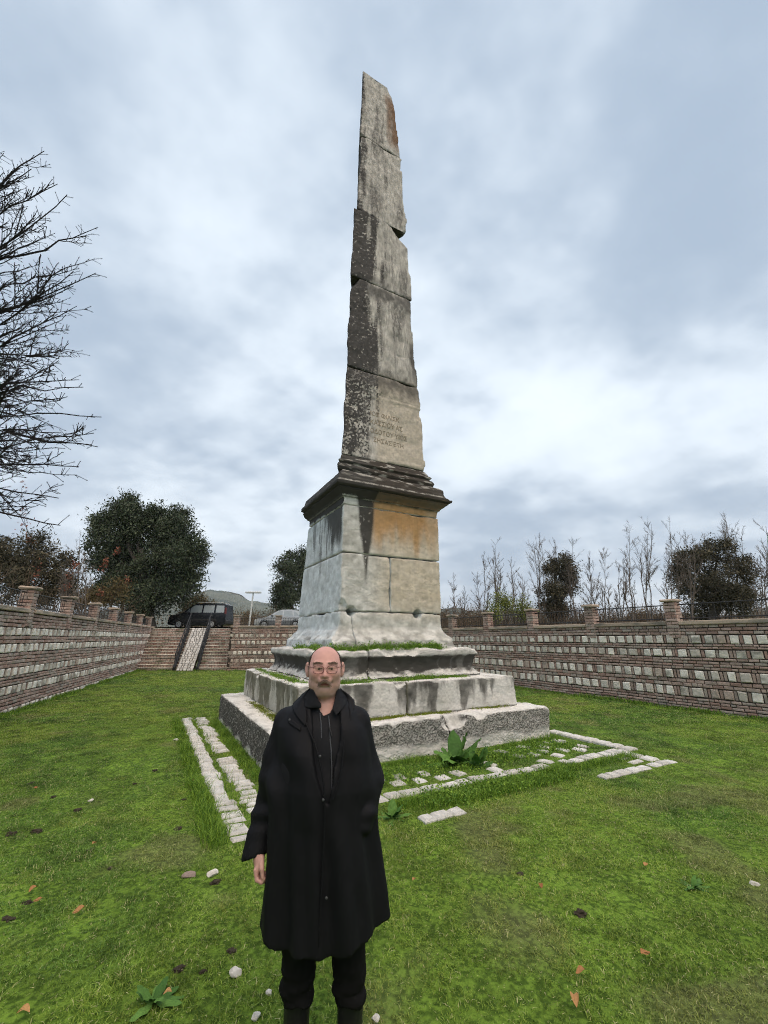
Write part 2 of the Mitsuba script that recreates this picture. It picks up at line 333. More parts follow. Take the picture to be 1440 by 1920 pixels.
def col_shaft(p, n, uv):
    a, b, z = ob(p)
    wz = a + .10 * fbm(z * 1.3, a * 2, 4.0, 3)
    st = fbm(wz * 7, z * .8, 5.0, 4)
    f = fbm(a * 9, b * 9, z * 5, 4)
    fine = fbm(a * 30, b * 30, z * 5, 3)
    fleck = fbm(a * 15 + z * 6, b * 15, z * 15 - a * 7, 4)
    flk2 = fbm(a * 26 + z * 9, b * 26, z * 20 - a * 12, 4)
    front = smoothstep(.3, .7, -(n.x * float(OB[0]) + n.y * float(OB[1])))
    lo = smoothstep(8.1, 7.7, z)
    w = mix(C3(.32, .31, .285), C3(.60, .585, .54), f) * (.45 + 1.0 * fine)
    w = mix(w, C3(.52, .465, .38) * (.6 + .8 * fleck), lo * .75 * smoothstep(2.2, 2.4, a))
    L = 1.45 + .035 * (z - 5.55)
    wd = .56 + .22 * smoothstep(10.5, 8.5, z) * smoothstep(5.6, 7.5, z) + .14 * smoothstep(13.1, 12.9, z) * smoothstep(10.6, 10.8, z) - .40 * smoothstep(13.0, 13.2, z) - .10 * smoothstep(15.9, 16.3, z)
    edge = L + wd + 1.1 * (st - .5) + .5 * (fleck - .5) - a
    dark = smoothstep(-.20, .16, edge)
    white = smoothstep(.56, .64, mi.Float(fleck * (1 - lo) + (flk2 + .6 * (f - .5)) * lo) + .06 * lo * (1 - smoothstep(6.0, 7.6, z) * .8) - .10 * smoothstep(0, .5, edge) * (1 - lo))
    dark = dark * (1 - .85 * white)
    drip = smoothstep(.46, .70, st) * smoothstep(.33, .58, fine + .3 * (fleck - .5)) * .75
    jz = smoothstep(.5, .0, dr.minimum(dr.abs(z - 7.72), dr.abs(z - 10.42)) + .5 * (f - .5)) * .8
    right = smoothstep(.35, .0, 3.6 - .038 * (z - 5.55) - a + .6 * (st - .5)) * smoothstep(9.4, 8.9, z) * smoothstep(7.8, 8.0, z) * .9
    dark = dr.maximum(dr.maximum(dark, dr.maximum(jz, right)), drip * (1 - .8 * lo))
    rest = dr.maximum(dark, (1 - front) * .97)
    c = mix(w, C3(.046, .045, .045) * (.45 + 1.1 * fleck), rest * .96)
    R = 3.6 - .038 * (z - 5.55)
    rust = front * smoothstep(.50, .12, R - a + .5 * (st - .5)) * smoothstep(16.15, 16.8, z) * smoothstep(19.1, 18.4, z)
    return mix(c, C3(.15, .075, .035) * (.5 + fleck), .9 * rust)
mat('mat_shaft', col_shaft, .85, .25, lambda p, n, uv: 0.035 * fbm(p.x * 11, p.y * 11, p.z * 5, 3), 1.0)
mat('mat_carving', (.27, .23, .175), .95, .1)

# the man and the cars
def col_skin(p, n, uv):
    z, x = p.z, p.x + .31
    f = fbm(p.x * 60, p.y * 60, p.z * 60, 3)
    c = mix(C3(.48, .265, .225), C3(.62, .375, .325), f)
    c = mix(c, C3(.60, .32, .27), .55 * smoothstep(1.645, 1.68, z))
    c = mix(c, C3(.56, .27, .23), .5 * smoothstep(.03, .01, dr.abs(z - 1.605)) * smoothstep(.07, .03, dr.abs(x)))
    stub = smoothstep(1.578, 1.548, z - 4 * dr.square(x)) * smoothstep(1.48, 1.50, z)
    c = mix(c, C3(.42, .285, .245), .55 * stub * (.6 + .6 * f))
    lip = smoothstep(.0075, .004, dr.abs(z - 1.5585)) * smoothstep(.026, .018, dr.abs(x - .012)) * smoothstep(2.33, 2.30, p.y)
    return mix(c, C3(.36, .12, .10), lip)
mat('mat_skin', col_skin, .5, .35)
mat('mat_hair', (.045, .035, .028), .7, .3)
mat('mat_stubblehair', (.10, .075, .055), .8, .2)
mat('mat_moustache', (.20, .14, .11), .8, .2)
cloth = lambda s: (lambda p, n, uv: 0.0016 * fbm(p.x * s, p.y * s, p.z * s, 2))
mat('mat_coat', (.0042, .0047, .0070), .7, .25, sheen=.10)
mat('mat_jacket', (.010, .0108, .0138), .75, .22, sheen=.1)
mat('mat_shirt', (.006, .006, .008), .8, .2)
mat('mat_trousers', (.005, .005, .0055), .85, .2)
mat('mat_boot', (.012, .012, .014), .45, .4)
mat('mat_zip', (.06, .064, .072), .4, .5)
mat('mat_frame', (.13, .022, .025), .3, .5)
mat('mat_eye', (.30, .27, .25), .3, .5)
mat('mat_iris', (.05, .035, .025), .2, .5)
scene['mat_lens'] = {'type': 'thindielectric', 'int_ior': 1.3}
mat('mat_navy', (.004, .006, .011), .3, .35, clearcoat=.25)
mat('mat_silver', (.45, .47, .49), .3, .5, metallic=.4, clearcoat=.4)
mat('mat_greypaint', (.13, .14, .15), .35, .5, metallic=.3, clearcoat=.4)
mat('mat_carglass', (.30, .35, .38), .08, .8)
mat('mat_tyre', (.02, .02, .02), .9, .2)
mat('mat_rim', (.55, .56, .58), .3, .5, metallic=.5)
mat('mat_blackplastic', (.03, .03, .032), .6, .3)
mat('mat_lamp', (.75, .72, .68), .2, .6)
mat('mat_whitepaint', (.62, .64, .64), .5, .4)
mat('mat_drieddleaf', lambda p, n, uv: mix(C3(.27, .11, .045), C3(.46, .27, .11), uv.x), .7, .2, two=True)
mat('mat_clod', lambda p, n, uv: C3(.045, .038, .028) * (.6 + .9 * fbm(p.x * 60, p.y * 60, p.z * 60, 2)), .95, .1)
mat('mat_whitestone', lambda p, n, uv: C3(.62, .6, .55) * (.7 + .5 * fbm(p.x * 40, p.y * 40, p.z * 40, 2)), .85, .2)

# ------------------------------------------------------------------ the setting: lawn, terrace, hills
def unit(a): return np.asarray(a, float) / np.linalg.norm(a)
def V2(*a): return np.array(a, float)
LW0, LWd = V2(-9.238, 11.0, 0), unit([-4.943, 14.403, 0])
RW0, RWd = V2(4.941, 16.848, 0), unit([3.814, -6.395, 0])
LWn, RWn = V2(LWd[1], -LWd[0], 0), V2(RWd[1], -RWd[0], 0)       # towards the lawn
TERR = 2.50                              # the upper ground behind the left and back walls
def terr(x): return 2.08 if x > 0 else TERR
def lw(s): return LW0 + LWd * s
def rw(s): return RW0 + RWd * s
pit = [lw(-15.9)[:2], lw(15.23)[:2], (-15.1, 28.34), (-9.85, 28.34), (-9.02, 25.4), (-.16, 25.4), rw(-9.9)[:2], rw(26)[:2]]
pitp = Polygon(pit)

def grid_mesh(poly, h, zf):
    x0, y0, x1, y1 = poly.bounds
    xs, ys = np.arange(x0, x1 + h, h), np.arange(y0, y1 + h, h)
    X, Y = np.meshgrid(xs, ys, indexing='ij')
    v = np.c_[X.ravel(), Y.ravel(), zf(X.ravel(), Y.ravel())]
    n, m = X.shape
    i = (np.arange(n - 1)[:, None] * m + np.arange(m - 1)[None]).ravel()
    return v, np.vstack([np.c_[i, i + m, i + m + 1], np.c_[i, i + m + 1, i + 1]])
def lawn_z(x, y): return 0.03 * (meshkit.fbm(np.c_[x * .7, y * .7, 0 * x], 3, 3) - .5)
put('lawn', grid_mesh(pitp.buffer(.8), .2, lawn_z), 'mat_lawn', True, turn=False, label='mown green lawn sunk between the brick walls', kind='structure')
big = Polygon([(-3200, -3200), (3200, -3200), (3200, 3200), (-3200, 3200)], [[tuple(p) for p in pitp.buffer(.25, join_style=2).exterior.coords]])
v, f = trimesh.creation.triangulate_polygon(big, engine='earcut')
put('ground', (np.c_[v, [terr(q[0] - .01) for q in v]], f), 'mat_earth', label='rough earth ground level with the tops of the walls', kind='structure')

def hills():
    az = np.radians(np.linspace(-80, 80, 420))
    rows = []
    for k, (dist, t) in enumerate(((600, 0), (700, .22), (820, .5), (950, .78), (1100, 1.0), (1250, .92), (1450, .6), (1900, 0))):
        n = meshkit.fbm(np.c_[az * 9 + 3, az * 0 + k * .3, az * 0], 6, 7)
        bump = 72 * np.exp(-((np.degrees(az) + 21) / 7.5)**2) + 34 * np.exp(-((np.degrees(az) - 9) / 8.0)**2) + 52
        rows.append(np.c_[dist * np.sin(az), dist * np.cos(az), TERR - 3 + t * bump * (.62 + .76 * n)])
    v = np.vstack(rows); m = len(az)
    i = (np.arange(len(rows) - 1)[:, None] * m + np.arange(m - 1)[None]).ravel()
    return v, np.vstack([np.c_[i, i + 1, i + m + 1], np.c_[i, i + m + 1, i + m]])
put('hills', hills(), 'mat_hill', True, turn=False, label='low blue-grey wooded hills behind the trees', kind='structure')
scene['haze'] = {'type': 'cube', 'to_world': T4().translate([0, 0, 64]).scale([3400, 3400, 66]), 'bsdf': {'type': 'null'}, 'interior': {'type': 'ref', 'id': 'air'}}
labels['haze'] = {'label': 'thin bluish haze over the far hills', 'kind': 'stuff'}

# ------------------------------------------------------------------ banded retaining walls
PF = np.array([[0, 1, 5], [0, 5, 4], [1, 2, 6], [1, 6, 5], [2, 3, 7], [2, 7, 6], [3, 0, 4], [3, 4, 7], [4, 5, 9], [4, 9, 8], [5, 6, 10], [5, 10, 9], [6, 7, 11], [6, 11, 10], [7, 4, 8], [7, 8, 11], [8, 9, 10], [8, 10, 11]])
def piece(o, u, n, s0, s1, z0, z1, out, deep, bev, r, jit=.004):
    """A hewn block on a wall: o origin, u along, n outward; front face at 'out', back at -deep; edges bevelled and uneven."""
    js = r.uniform(-jit, jit, (4, 2))
    c = np.array([[s0, z0], [s1, z0], [s1, z1], [s0, z1]]) + js
    m = c.mean(0)
    inn = c - np.sign(c - m) * bev * r.uniform(.6, 1.4, (4, 2))
    rows = np.vstack([np.c_[c, np.full(4, -deep)], np.c_[c, np.full(4, out - bev * .8)], np.c_[inn, out + r.uniform(-jit, jit, 4)]])
    return o + rows[:, :1] * u + rows[:, 2:] * n + rows[:, 1:2] * np.array([0, 0, 1]), (PF if np.cross(u, [0, 0, 1]) @ n > 0 else PF[:, ::-1])
def in_view(p):
    q = p - [0, 0, H]
    d = q[1] * CT + q[2] * ST
    if d < .5: return 1e9
    x, y = F * q[0] / d, F * (-q[1] * ST + q[2] * CT) / d
    return d if abs(x) < 735 and abs(y) < 975 else 1e6 + d

def emit(key, name, stuffname, pieces, bsdf, most):
    """The pieces that show largest as parts of their own, the rest as one part."""
    pieces = sorted(pieces, key=lambda q: in_view(q[0].mean(0)) / (q[3] if len(q) > 3 else 1))
    for v, f, uv, *_ in pieces[:most]:
        put(f'{key}__{name}', (v, f), bsdf, uv=np.tile(uv, (len(v), 1)))
    rest = pieces[most:]
    if rest:
        put(f'{key}__{stuffname}', cat([(v, f) for v, f, *_ in rest]), bsdf, uv=np.vstack([np.tile(q[2], (len(q[0]), 1)) for q in rest]), kind='stuff')

LEFT_C = [('B', 2.05, 2.40, 4), ('W', 1.85, 2.04), ('B', 1.66, 1.84, 2), ('W', 1.45, 1.65), ('B', 1.08, 1.44, 4), ('W', .89, 1.08), ('B', .66, .88, 3), ('W', .46, .65), ('B', .12, .45, 4), ('W', -.08, .115)]
RIGHT_C = [('B', 1.87, 2.13, 3), ('W', 1.65, 1.86), ('B', 1.51, 1.64, 2), ('W', 1.31, 1.50), ('B', 1.00, 1.30, 4), ('W', .77, .99), ('B', .57, .76, 2), ('W', .34, .56), ('B', -.04, .33, 5)]
BACK_C = LEFT_C[:-1] + [('B', -.08, .115, 3)]

def railing(o, u, s0, s1, z0, z1, lab):
    k = thing('railing', lab, 'railing')
    r = .011
    for nm, z in (('top_rail', z1), ('bottom_rail', z0)):
        a, b = o + u * s0, o + u * s1
        put(f'{k}__{nm}', tubes([([a + [0, 0, z], b + [0, 0, z]], .016)], 5), 'mat_iron')
    n = max(int((s1 - s0) / .135), 2)
    for i in range(1, n):
        a = o + u * (s0 + (s1 - s0) * i / n)
        put(f'{k}__bar', tubes([([a + [0, 0, z0], a + [0, 0, z1]], r * .8)], 4), 'mat_iron')

def wall(label, o, u, n, s0, s1, courses, ctop, pillars, ptop, seed, npart, nails):
    key = thing('retaining_wall', label, 'wall')
    r = rng_(seed)
    zb = ctop - .105
    corners = [o + u * s + n * t for s, t in ((s0, -.42), (s1, -.42), (s1, 0), (s0, 0))]
    v = np.vstack([np.array(corners) + [0, 0, -.3], np.array(corners) + [0, 0, zb]])
    put(f'{key}__core', (v, BOXF), 'mat_mortar')
    bricks, stones = [], []
    for c in courses:
        if c[0] == 'B':
            h = (c[2] - c[1]) / c[3]
            for i in range(c[3]):
                s = s0 + r.uniform(0, .2)
                wob = r.uniform(0, 9)
                while s < s1 - .05:
                    L = r.uniform(.20, .285) if r.random() < .85 else r.uniform(.09, .14)
                    dz = .007 * math.sin(s * 1.7 + wob) + r.uniform(-.003, .003)
                    e = min(s + L - .018, s1)
                    v, f = piece(o, u, n, s, e, c[1] + i * h + .009 + dz, c[1] + (i + 1) * h - .010 + dz, r.uniform(.016, .034), .05, .012, r)
                    bricks.append((v, f, (r.random(), r.random()), 1.0))
                    s += L
        else:
            s = s0 + r.uniform(0, .2)
            while s < s1 - .1:
                L = r.choice([r.uniform(.15, .2), r.uniform(.17, .24)])
                v, f = piece(o, u, n, s, min(s + L, s1), c[1] + .004, c[2] - .004, r.uniform(.025, .05), .05, .02, r, .010)
                stones.append((v, f, (r.random(), r.random())))
                s += L + .02
                for _ in range(1 if r.random() < .8 else 2):
                    if s > s1 - .06: break
                    w = r.uniform(.045, .07)
                    v, f = piece(o, u, n, s, s + w, c[1] + .008, c[2] - .008, r.uniform(.004, .02), .05, .01, r)
                    bricks.append((v, f, (r.random(), r.random()), .5))
                    s += w + .02
    emit(key, 'brick', 'brickwork', bricks, 'mat_brick', npart)
    emit(key, 'stone', 'stonework', stones, 'mat_palestone', npart)
    e = [s0] + [x for p in pillars for x in (p - .16, p + .16)] + [s1]
    for a, b in zip(e[::2], e[1::2]):
        if b - a < .1: continue
        m = max(1, round((b - a) / 1.6))
        for i in range(m):
            x0, x1 = a + (b - a) * i / m + .004, a + (b - a) * (i + 1) / m - .004
            bx = rbox(x0, x1, -.44, .075, zb + .004, ctop + r.uniform(-.004, .004), .014)
            put(f'{key}__coping_slab', (o + bx[0][:, :1] * u + bx[0][:, 1:2] * n + bx[0][:, 2:] * [0, 0, 1], bx[1]), 'mat_coping', uv=np.full((len(bx[0]), 2), r.random()))
    for j, p in enumerate(pillars):
        pk = f'{key}__pillar' + (f'_{j:03d}' if j else '')
        hw, t0, t1 = .15, -.25, .04
        cs = [o + u * (p + a) + n * b for a, b in ((-hw + .02, t0 + .02), (hw - .02, t0 + .02), (hw - .02, t1 - .02), (-hw + .02, t1 - .02))]
        scene[pk] = mikit.ply(outward((np.vstack([np.array(cs) + [0, 0, zb - .35], np.array(cs) + [0, 0, ptop - .08]]), BOXF)), 'mat_mortar')
        pcs = []
        nz = int((ptop - .09 - (zb - .34)) / .082)
        hz = (ptop - .09 - (zb - .34)) / nz
        for i in range(nz):
            z0, z1 = zb - .34 + i * hz + .006, zb - .34 + (i + 1) * hz - .007
            for (oo, uu, nn, w0, w1) in ((o + n * (t1 - .02) + u * p, u, n, -hw, hw), (o + u * (p - hw + .02), n, -u, t0, t1), (o + u * (p + hw - .02), n, u, t0, t1)):
                cut = w0 + (w1 - w0) * r.uniform(.35, .65)
                for a, b in (((w0, w1),) if i % 2 else ((w0, cut - .006), (cut + .006, w1))):
                    v, f = piece(oo, uu, nn, a, b, z0, z1, r.uniform(.018, .03), .02, .012, r)
                    pcs.append((v, f, (r.random(), r.random())))
        near = in_view(o + u * p) < 14
        emit(pk, 'brick', 'brickwork', pcs, 'mat_brick', 40 if near else 0)
        cx = rbox(p - .205, p + .205, -.31, .10, ptop - .08, ptop, .025)
        vv = cx[0] + r.uniform(-.012, .012, cx[0].shape)
        put(f'{pk}__cap', (o + vv[:, :1] * u + vv[:, 1:2] * n + vv[:, 2:] * [0, 0, 1], cx[1]), 'mat_coping', uv=np.full((len(vv), 2), .3 + r.random() * .7))
    for (a, b), lab in zip(zip(pillars[:-1], pillars[1:]), nails):
        railing(o - n * .11, u, a + .15, b - .15, ctop + .07, ptop - .16, lab)
    return key

ORD = ['nearest', 'second', 'third', 'fourth', 'fifth', 'sixth', 'seventh', 'eighth']
lp = [-8.4, -5.5, -2.6, .27, 3.1, 5.95, 8.8, 11.7, 14.5, 17.3]
wall('brick wall banded with white stones along the left side of the lawn', LW0, LWd, LWn, -16, 21.5, LEFT_C, 2.52, lp, 3.1, 11, 300,
     [f'black iron railing on the left wall, {w}' for w in ('far outside the left edge of the picture', 'outside the left edge of the picture', 'at the left edge of the picture', 'right of the biggest pillar', 'between the second and third pillars', 'between the third and fourth pillars', 'between the fourth and fifth pillars', 'between the fifth and sixth pillars', 'farthest back')])
rp = [-8.3, -5.95, -3.6, -1.3, 1.0, 3.4, 5.85, 8.3, 10.7]
wall('brick wall banded with white stones on the right side of the lawn', RW0, RWd, RWn, -9.9, 26, RIGHT_C, 2.23, rp, 2.83, 12, 300,
     [f'thin iron railing on the right wall, {w}' for w in ('bay hidden behind the obelisk', 'next bay hidden behind the obelisk', 'bay just right of the obelisk', 'second bay from the obelisk', 'third bay from the obelisk', 'fourth bay from the obelisk', 'bay at the right edge of the picture', 'bay beyond the right edge')])
wall('short banded brick wall at the back between the stairs and the obelisk', V2(-9.02, 25.4, 0), V2(1, 0, 0), V2(0, -1, 0), 0, 8.86, BACK_C, 2.5, [.3, 2.75, 5.2, 7.6], 3.1, 13, 120,
     ['black iron railing on the back wall beside the stairs, under the lamp post', 'black iron railing on the back wall in front of the silver car', 'black iron railing on the back wall hidden behind the obelisk'])

# stairs
def stairs():
    k = thing('stairs', 'brick and stone stairs with a paved middle ramp, rising to the dark van', 'stairs')
    r = rng_(21)
    N, run, rise = 14, 2.9 / 14, 2.42 / 14
    for i in range(N):
        y0, z1, dx = 25.4 + i * run, (i + 1) * rise, -.8 * i / N
        for a, b in ((-14.9, -11.78), (-10.78, -9.0)):
            v, f = rbox(a + dx, b + dx, y0 - .03, y0 + run + .02, z1 - .045, z1, .012)
            v = v + r.uniform(-.008, .008, v.shape)
            put(f'{k}__tread', (v, f), 'mat_concrete', uv=np.full((len(v), 2), r.random()))
            put(f'{k}__riser', box(a + dx, b + dx, y0 + .012, y0 + run + .2, z1 - rise - .1, z1 - .047), 'mat_mortar')
            pcs, s = [], a + dx
            while s < b + dx - .05:
                L = r.uniform(.13, .24)
                pcs.append((*piece(V2(0, y0, 0), V2(1, 0, 0), V2(0, -1, 0), s, min(s + L - .02, b + dx), z1 - rise + .012, z1 - .055, 0.0, .03, .012, r), (r.random(), r.random())))
                s += L
            put(f'{k}__riser_brickwork', cat([q[:2] for q in pcs]), 'mat_brick', uv=np.vstack([np.tile(q[2], (len(q[0]), 1)) for q in pcs]), kind='stuff')
    # paved ramp
    rk = f'{k}__ramp'
    P = [V2(-11.76, 25.1, 0.02), V2(-10.8, 25.1, .02), V2(-11.6, 28.32, 2.43), V2(-12.56, 28.32, 2.43)]
    low = [p - [0, 0, .35] for p in P]
    scene[rk] = mikit.ply(outward((np.array(low + P), BOXF)), 'mat_mortar')
    nrm = unit(np.cross(P[1] - P[0], P[3] - P[0]))
    pcs = []
    for i in range(20):
        t0, t1 = i / 20, (i + 1) / 20 - .006
        cuts = np.sort(np.r_[0, np.array([.2, .4, .6, .8]) + r.uniform(-.06, .06, 4), 1])
        for a, b in zip(cuts[:-1], cuts[1:]):
            q = np.array([P[0] * (1 - t) * (1 - s) + P[1] * (1 - t) * s + P[2] * t * s + P[3] * t * (1 - s) for t, s in ((t0, a + .02), (t0, b - .02), (t1, b - .02), (t1, a + .02))])
            m = q.mean(0)
            v = np.vstack([q, q + nrm * .02, m + (q - m) * .8 + nrm * r.uniform(.03, .05)])
            pcs.append((v, PF, (r.random(), r.random())))
    put(f'{rk}__paving_stone', cat([q[:2] for q in pcs]), 'mat_cobble', uv=np.vstack([np.tile(q[2], (len(q[0]), 1)) for q in pcs]), kind='stuff')
    for a, lab in ((-11.95, 'black metal handrail on the left of the stair ramp'), (-10.62, 'black metal handrail on the right of the stair ramp')):
        h = thing('handrail', lab, 'handrail')
        A, B = V2(a, 25.2, .05), V2(a - .8, 28.3, 2.44)
        up = V2(0, 0, 1)
        put(f'{h}__rail', tubes([([A + up * .1, A + up * .9, B + up * .95], .035)], 6), 'mat_iron')
        put(f'{h}__lower_rail', tubes([([A + up * .45, B + up * .5], .025)], 6), 'mat_iron')
        put(f'{h}__kerb_beam', (np.array([p + o2 for p in (A, B) for o2 in (V2(-.07, 0, -.1), V2(.07, 0, -.1), V2(.07, 0, .16), V2(-.07, 0, .16))]), BOXF[:, ::-1]), 'mat_iron')
        for t in np.linspace(.12, 1, 7):
            p = A * (1 - t) + B * t
            put(f'{h}__post', tubes([([p, p + up * .93], .02)], 5), 'mat_iron')
stairs()

# ------------------------------------------------------------------ the obelisk on its steps
OBL = thing('obelisk', 'tall weathered marble obelisk with a broken tip on a stained pedestal and stone steps', 'obelisk')

def stone(name, lo, hi, shape, bsdf, seed, h=.03, rough=.03, chips=(), label=None, fine=.9):
    """One hewn block in monument coordinates: shape(a, b, z) is its signed distance; noise wears it, chips [(centre, radius)] break it."""
    ax = [np.arange(l - 2.5 * h, u + 3.5 * h, h) for l, u in zip(lo, hi)]
    A, B, Z = np.meshgrid(*ax, indexing='ij')
    d = shape(A, B, Z)
    m = np.abs(d) < .14
    p = np.c_[A[m], B[m], Z[m]]
    d[m] += rough * 2.2 * (meshkit.fbm(p * 2.3 + seed * 3.7, 3, seed) - .5) + fine * rough * (meshkit.fbm(p * 9 + seed, 2, seed + 1) - .5)
    for c, r in chips:
        q = np.sqrt((A - c[0])**2 + (B - c[1])**2 + (Z - c[2])**2) - r
        if np.ndim(r) == 0 and r < .13: d = np.maximum(d, -q)
        else:
            q = q + .07 * (meshkit.fbm(np.stack([A, B, Z], -1) * 5 + seed, 2, seed + 5) - .5)
            d = np.maximum(d, -q)
    v, f = nets(*ax, d)
    v = OC + v[:, :1] * OA + v[:, 1:2] * OB + v[:, 2:] * np.array([0, 0, 1.0])
    labs = {'label': label} if label else {}
    return put(f'{OBL}__{name}', (v, f), bsdf, True, **labs)

def rb(a0, a1, b0, b1, z0, z1, r=.05):
    c, e = np.array([(a0 + a1) / 2, (b0 + b1) / 2, (z0 + z1) / 2]), np.array([(a1 - a0) / 2, (b1 - b0) / 2, (z1 - z0) / 2]) - r
    def f(A, B, Z):
        q = [np.abs(X - c[i]) - e[i] for i, X in enumerate((A, B, Z))]
        return np.sqrt(sum(np.maximum(x, 0)**2 for x in q)) + np.minimum(np.maximum(np.maximum(q[0], q[1]), q[2]), 0) - r
    return f

def ring(a0, a1, b0, b1, z0, z1, cuts_a, cuts_b, depth, seed, bsdf, chips, r=.05, over=None, rough=.03):
    """A step: blocks along the front and back, blocks along the sides between them."""
    n = 0
    def one(x0, x1, y0, y1):
        nonlocal n
        n += 1
        dz = rng_(seed * 31 + n).uniform(-.02, .012)
        f = rb(x0 + .004, x1 - .004, y0 + .004, y1 - .004, z0, z1 + dz, r)
        if over: f = over(f, x0, x1, y0, y1, z1 + dz)
        stone('step_block', (x0 - .1, y0 - .1, z0 - .05), (x1 + .1, y1 + .1, z1 + .05), f, bsdf, seed * 7 + n, h=.024, chips=[c for c in chips if x0 - .4 < c[0][0] < x1 + .4 and y0 - .4 < c[0][1] < y1 + .4], rough=rough)
    ca = [a0] + cuts_a + [a1]
    for x0, x1 in zip(ca[:-1], ca[1:]):
        one(x0, x1, b0, b0 + depth)
        one(x0, x1, b1 - depth, b1)
    cb = [b0 + depth] + cuts_b + [b1 - depth]
    for y0, y1 in zip(cb[:-1], cb[1:]):
        one(a0, a0 + depth, y0, y1)
        one(a1 - depth, a1, y0, y1)
ring(0, 5.3, 0, 4.95, -.15, .545, [2.95], [2.6], 1.05, 1, 'mat_step', [((3.08, -.03, .60), .25), ((2.95, -.02, .50), .17), ((5.35, -.05, .62), .16), ((3.6, -.05, .68), .24), ((1.9, -.05, .68), .18)], .03)
ring(.45, 4.9, .42, 4.55, .52, 1.085, [2.385], [3.27], .75, 2, 'mat_step', [((2.26, .38, 1.12), .15), ((2.38, .36, 1.1), .1), ((.42, 3.27, 1.12), .14), ((4.95, .38, 1.15), .15), ((3.0, .3, 1.2), .22)], .032)
def overhang(f, x0, x1, y0, y1, zt):     # a moulded block: a hollow below a projecting rim, on the outer faces
    def g(A, B, Z):
        t = np.clip((Z - 1.08) / .5, 0, 1)
        ins = .10 * np.sin(np.clip((t - .04) / .74, 0, 1) * np.pi)**.7 * (t < .79) + .0
        d = f(A, B, Z)
        out = np.maximum.reduce([.90 - A, A - 4.38, .83 - B, B - 4.2])
        return np.maximum(d, np.where(t < .79, out + ins, d))
    return g
ring(.90, 4.38, .83, 4.2, 1.06, 1.585, [1.86], [2.5], .62, 3, 'mat_step', [((1.88, .78, 1.5), .1), ((1.92, .78, 1.35), .08), ((2.0, .80, 1.22), .08), ((2.25, .80, 1.66), .2), ((2.5, .80, 1.64), .17), ((2.75, .79, 1.66), .2), ((1.3, .79, 1.67), .15), ((4.42, .8, 1.66), .17), ((3.4, .75, 1.68), .15)], .045, overhang, .05)

AC, BC = 2.625, 2.55
def prism(a0, a1, b0, b1, z0, z1, prof=None, top=None, r=.02):
    """A rectangular block whose faces stand out by prof(z); top(z) shrinks the far end."""
    def f(A, B, Z):
        p = prof(Z) if prof else 0.0
        bb = b1 + (top(Z) if top else 0.0)
        q = np.maximum.reduce([a0 - p - A, A - a1 - p, b0 - p - B, B - bb - p])
        return np.maximum(q, np.maximum(z0 - Z, Z - z1)) + r * 0
    return f
far = lambda z: -.20 * (z - 2.3)
def cyma(Z):
    t = np.clip((Z - 1.58) / .5, 0, 1)
    return np.where(t < .36, .185, .185 * (1 - np.clip((t - .36) / .5, 0, 1))**1.8 + .0) + np.where((t > .58) & (t < .66), .012, 0)
holes = [((1.70, 1.33, 2.28), .098), ((1.70, 1.45, 2.28), .09), ((1.70, 1.58, 2.28), .085), ((1.63, 1.24, 2.30), .11), ((3.195, 1.33, 2.265), .10), ((3.195, 1.45, 2.265), .09), ((3.195, 1.58, 2.265), .085)]
holes += [((x, y, 2.27), .08) for x in (1.70, 3.195) for y in (1.70, 1.82, 1.94, 2.06)]
stone('base_moulding', (1.2, 1.1, 1.5), (2.0, 4.2, 2.32), lambda A, B, Z: np.maximum(prism(1.46, 3.8, 1.3, 3.95, 1.55, 2.27, cyma)(A, B, Z), A - 1.71), 'mat_pedestal', 41, rough=.03, chips=holes + [((1.28, 1.02, 2.05), .36), ((1.55, 1.0, 2.0), .26), ((1.25, 2.6, 1.75), .12), ((1.26, 1.95, 2.0), .14)])
stone('base_moulding', (1.6, 1.1, 1.5), (4.1, 4.2, 2.32), lambda A, B, Z: np.maximum(prism(1.46, 3.8, 1.3, 3.95, 1.55, 2.27, cyma)(A, B, Z), 1.718 - A), 'mat_pedestal', 42, rough=.03, chips=holes + [((1.72, 1.05, 1.9), .12), ((4.05, 1.1, 1.75), .14)])
def nick(a, b, z, r): return ((a, b, z), r)
stone('pedestal_block', (1.35, 1.2, 2.2), (2.65, 4.1, 3.5), lambda A, B, Z: np.maximum(prism(1.46, 3.8, 1.3, 3.95, 2.282, 3.405, None, far)(A, B, Z), A - 2.546), 'mat_pedestal', 43, rough=.016, chips=holes + [nick(1.38, 1.16, 2.34, .26), nick(1.42, 1.20, 2.62, .15)])
stone('pedestal_block', (2.45, 1.2, 2.2), (3.9, 4.1, 3.5), lambda A, B, Z: np.maximum(prism(1.46, 3.8, 1.3, 3.95, 2.282, 3.405, None, far)(A, B, Z), 2.556 - A), 'mat_pedestal', 44, rough=.016, chips=holes + [nick(3.88, 1.25, 3.08, .1), nick(3.84, 1.22, 2.85, .07), nick(2.62, 1.24, 2.95, .07), nick(2.56, 1.27, 3.39, .06)])
stone('pedestal_block', (1.35, 1.2, 3.3), (3.9, 4.1, 4.5), prism(1.46, 3.8, 1.3, 3.95, 3.42, 4.40, None, far), 'mat_pedestal', 45, rough=.016, chips=[nick(1.40, 1.24, 4.15, .09), nick(1.42, 1.25, 3.9, .07)], label='pedestal block with an orange rust stain and black streaks')
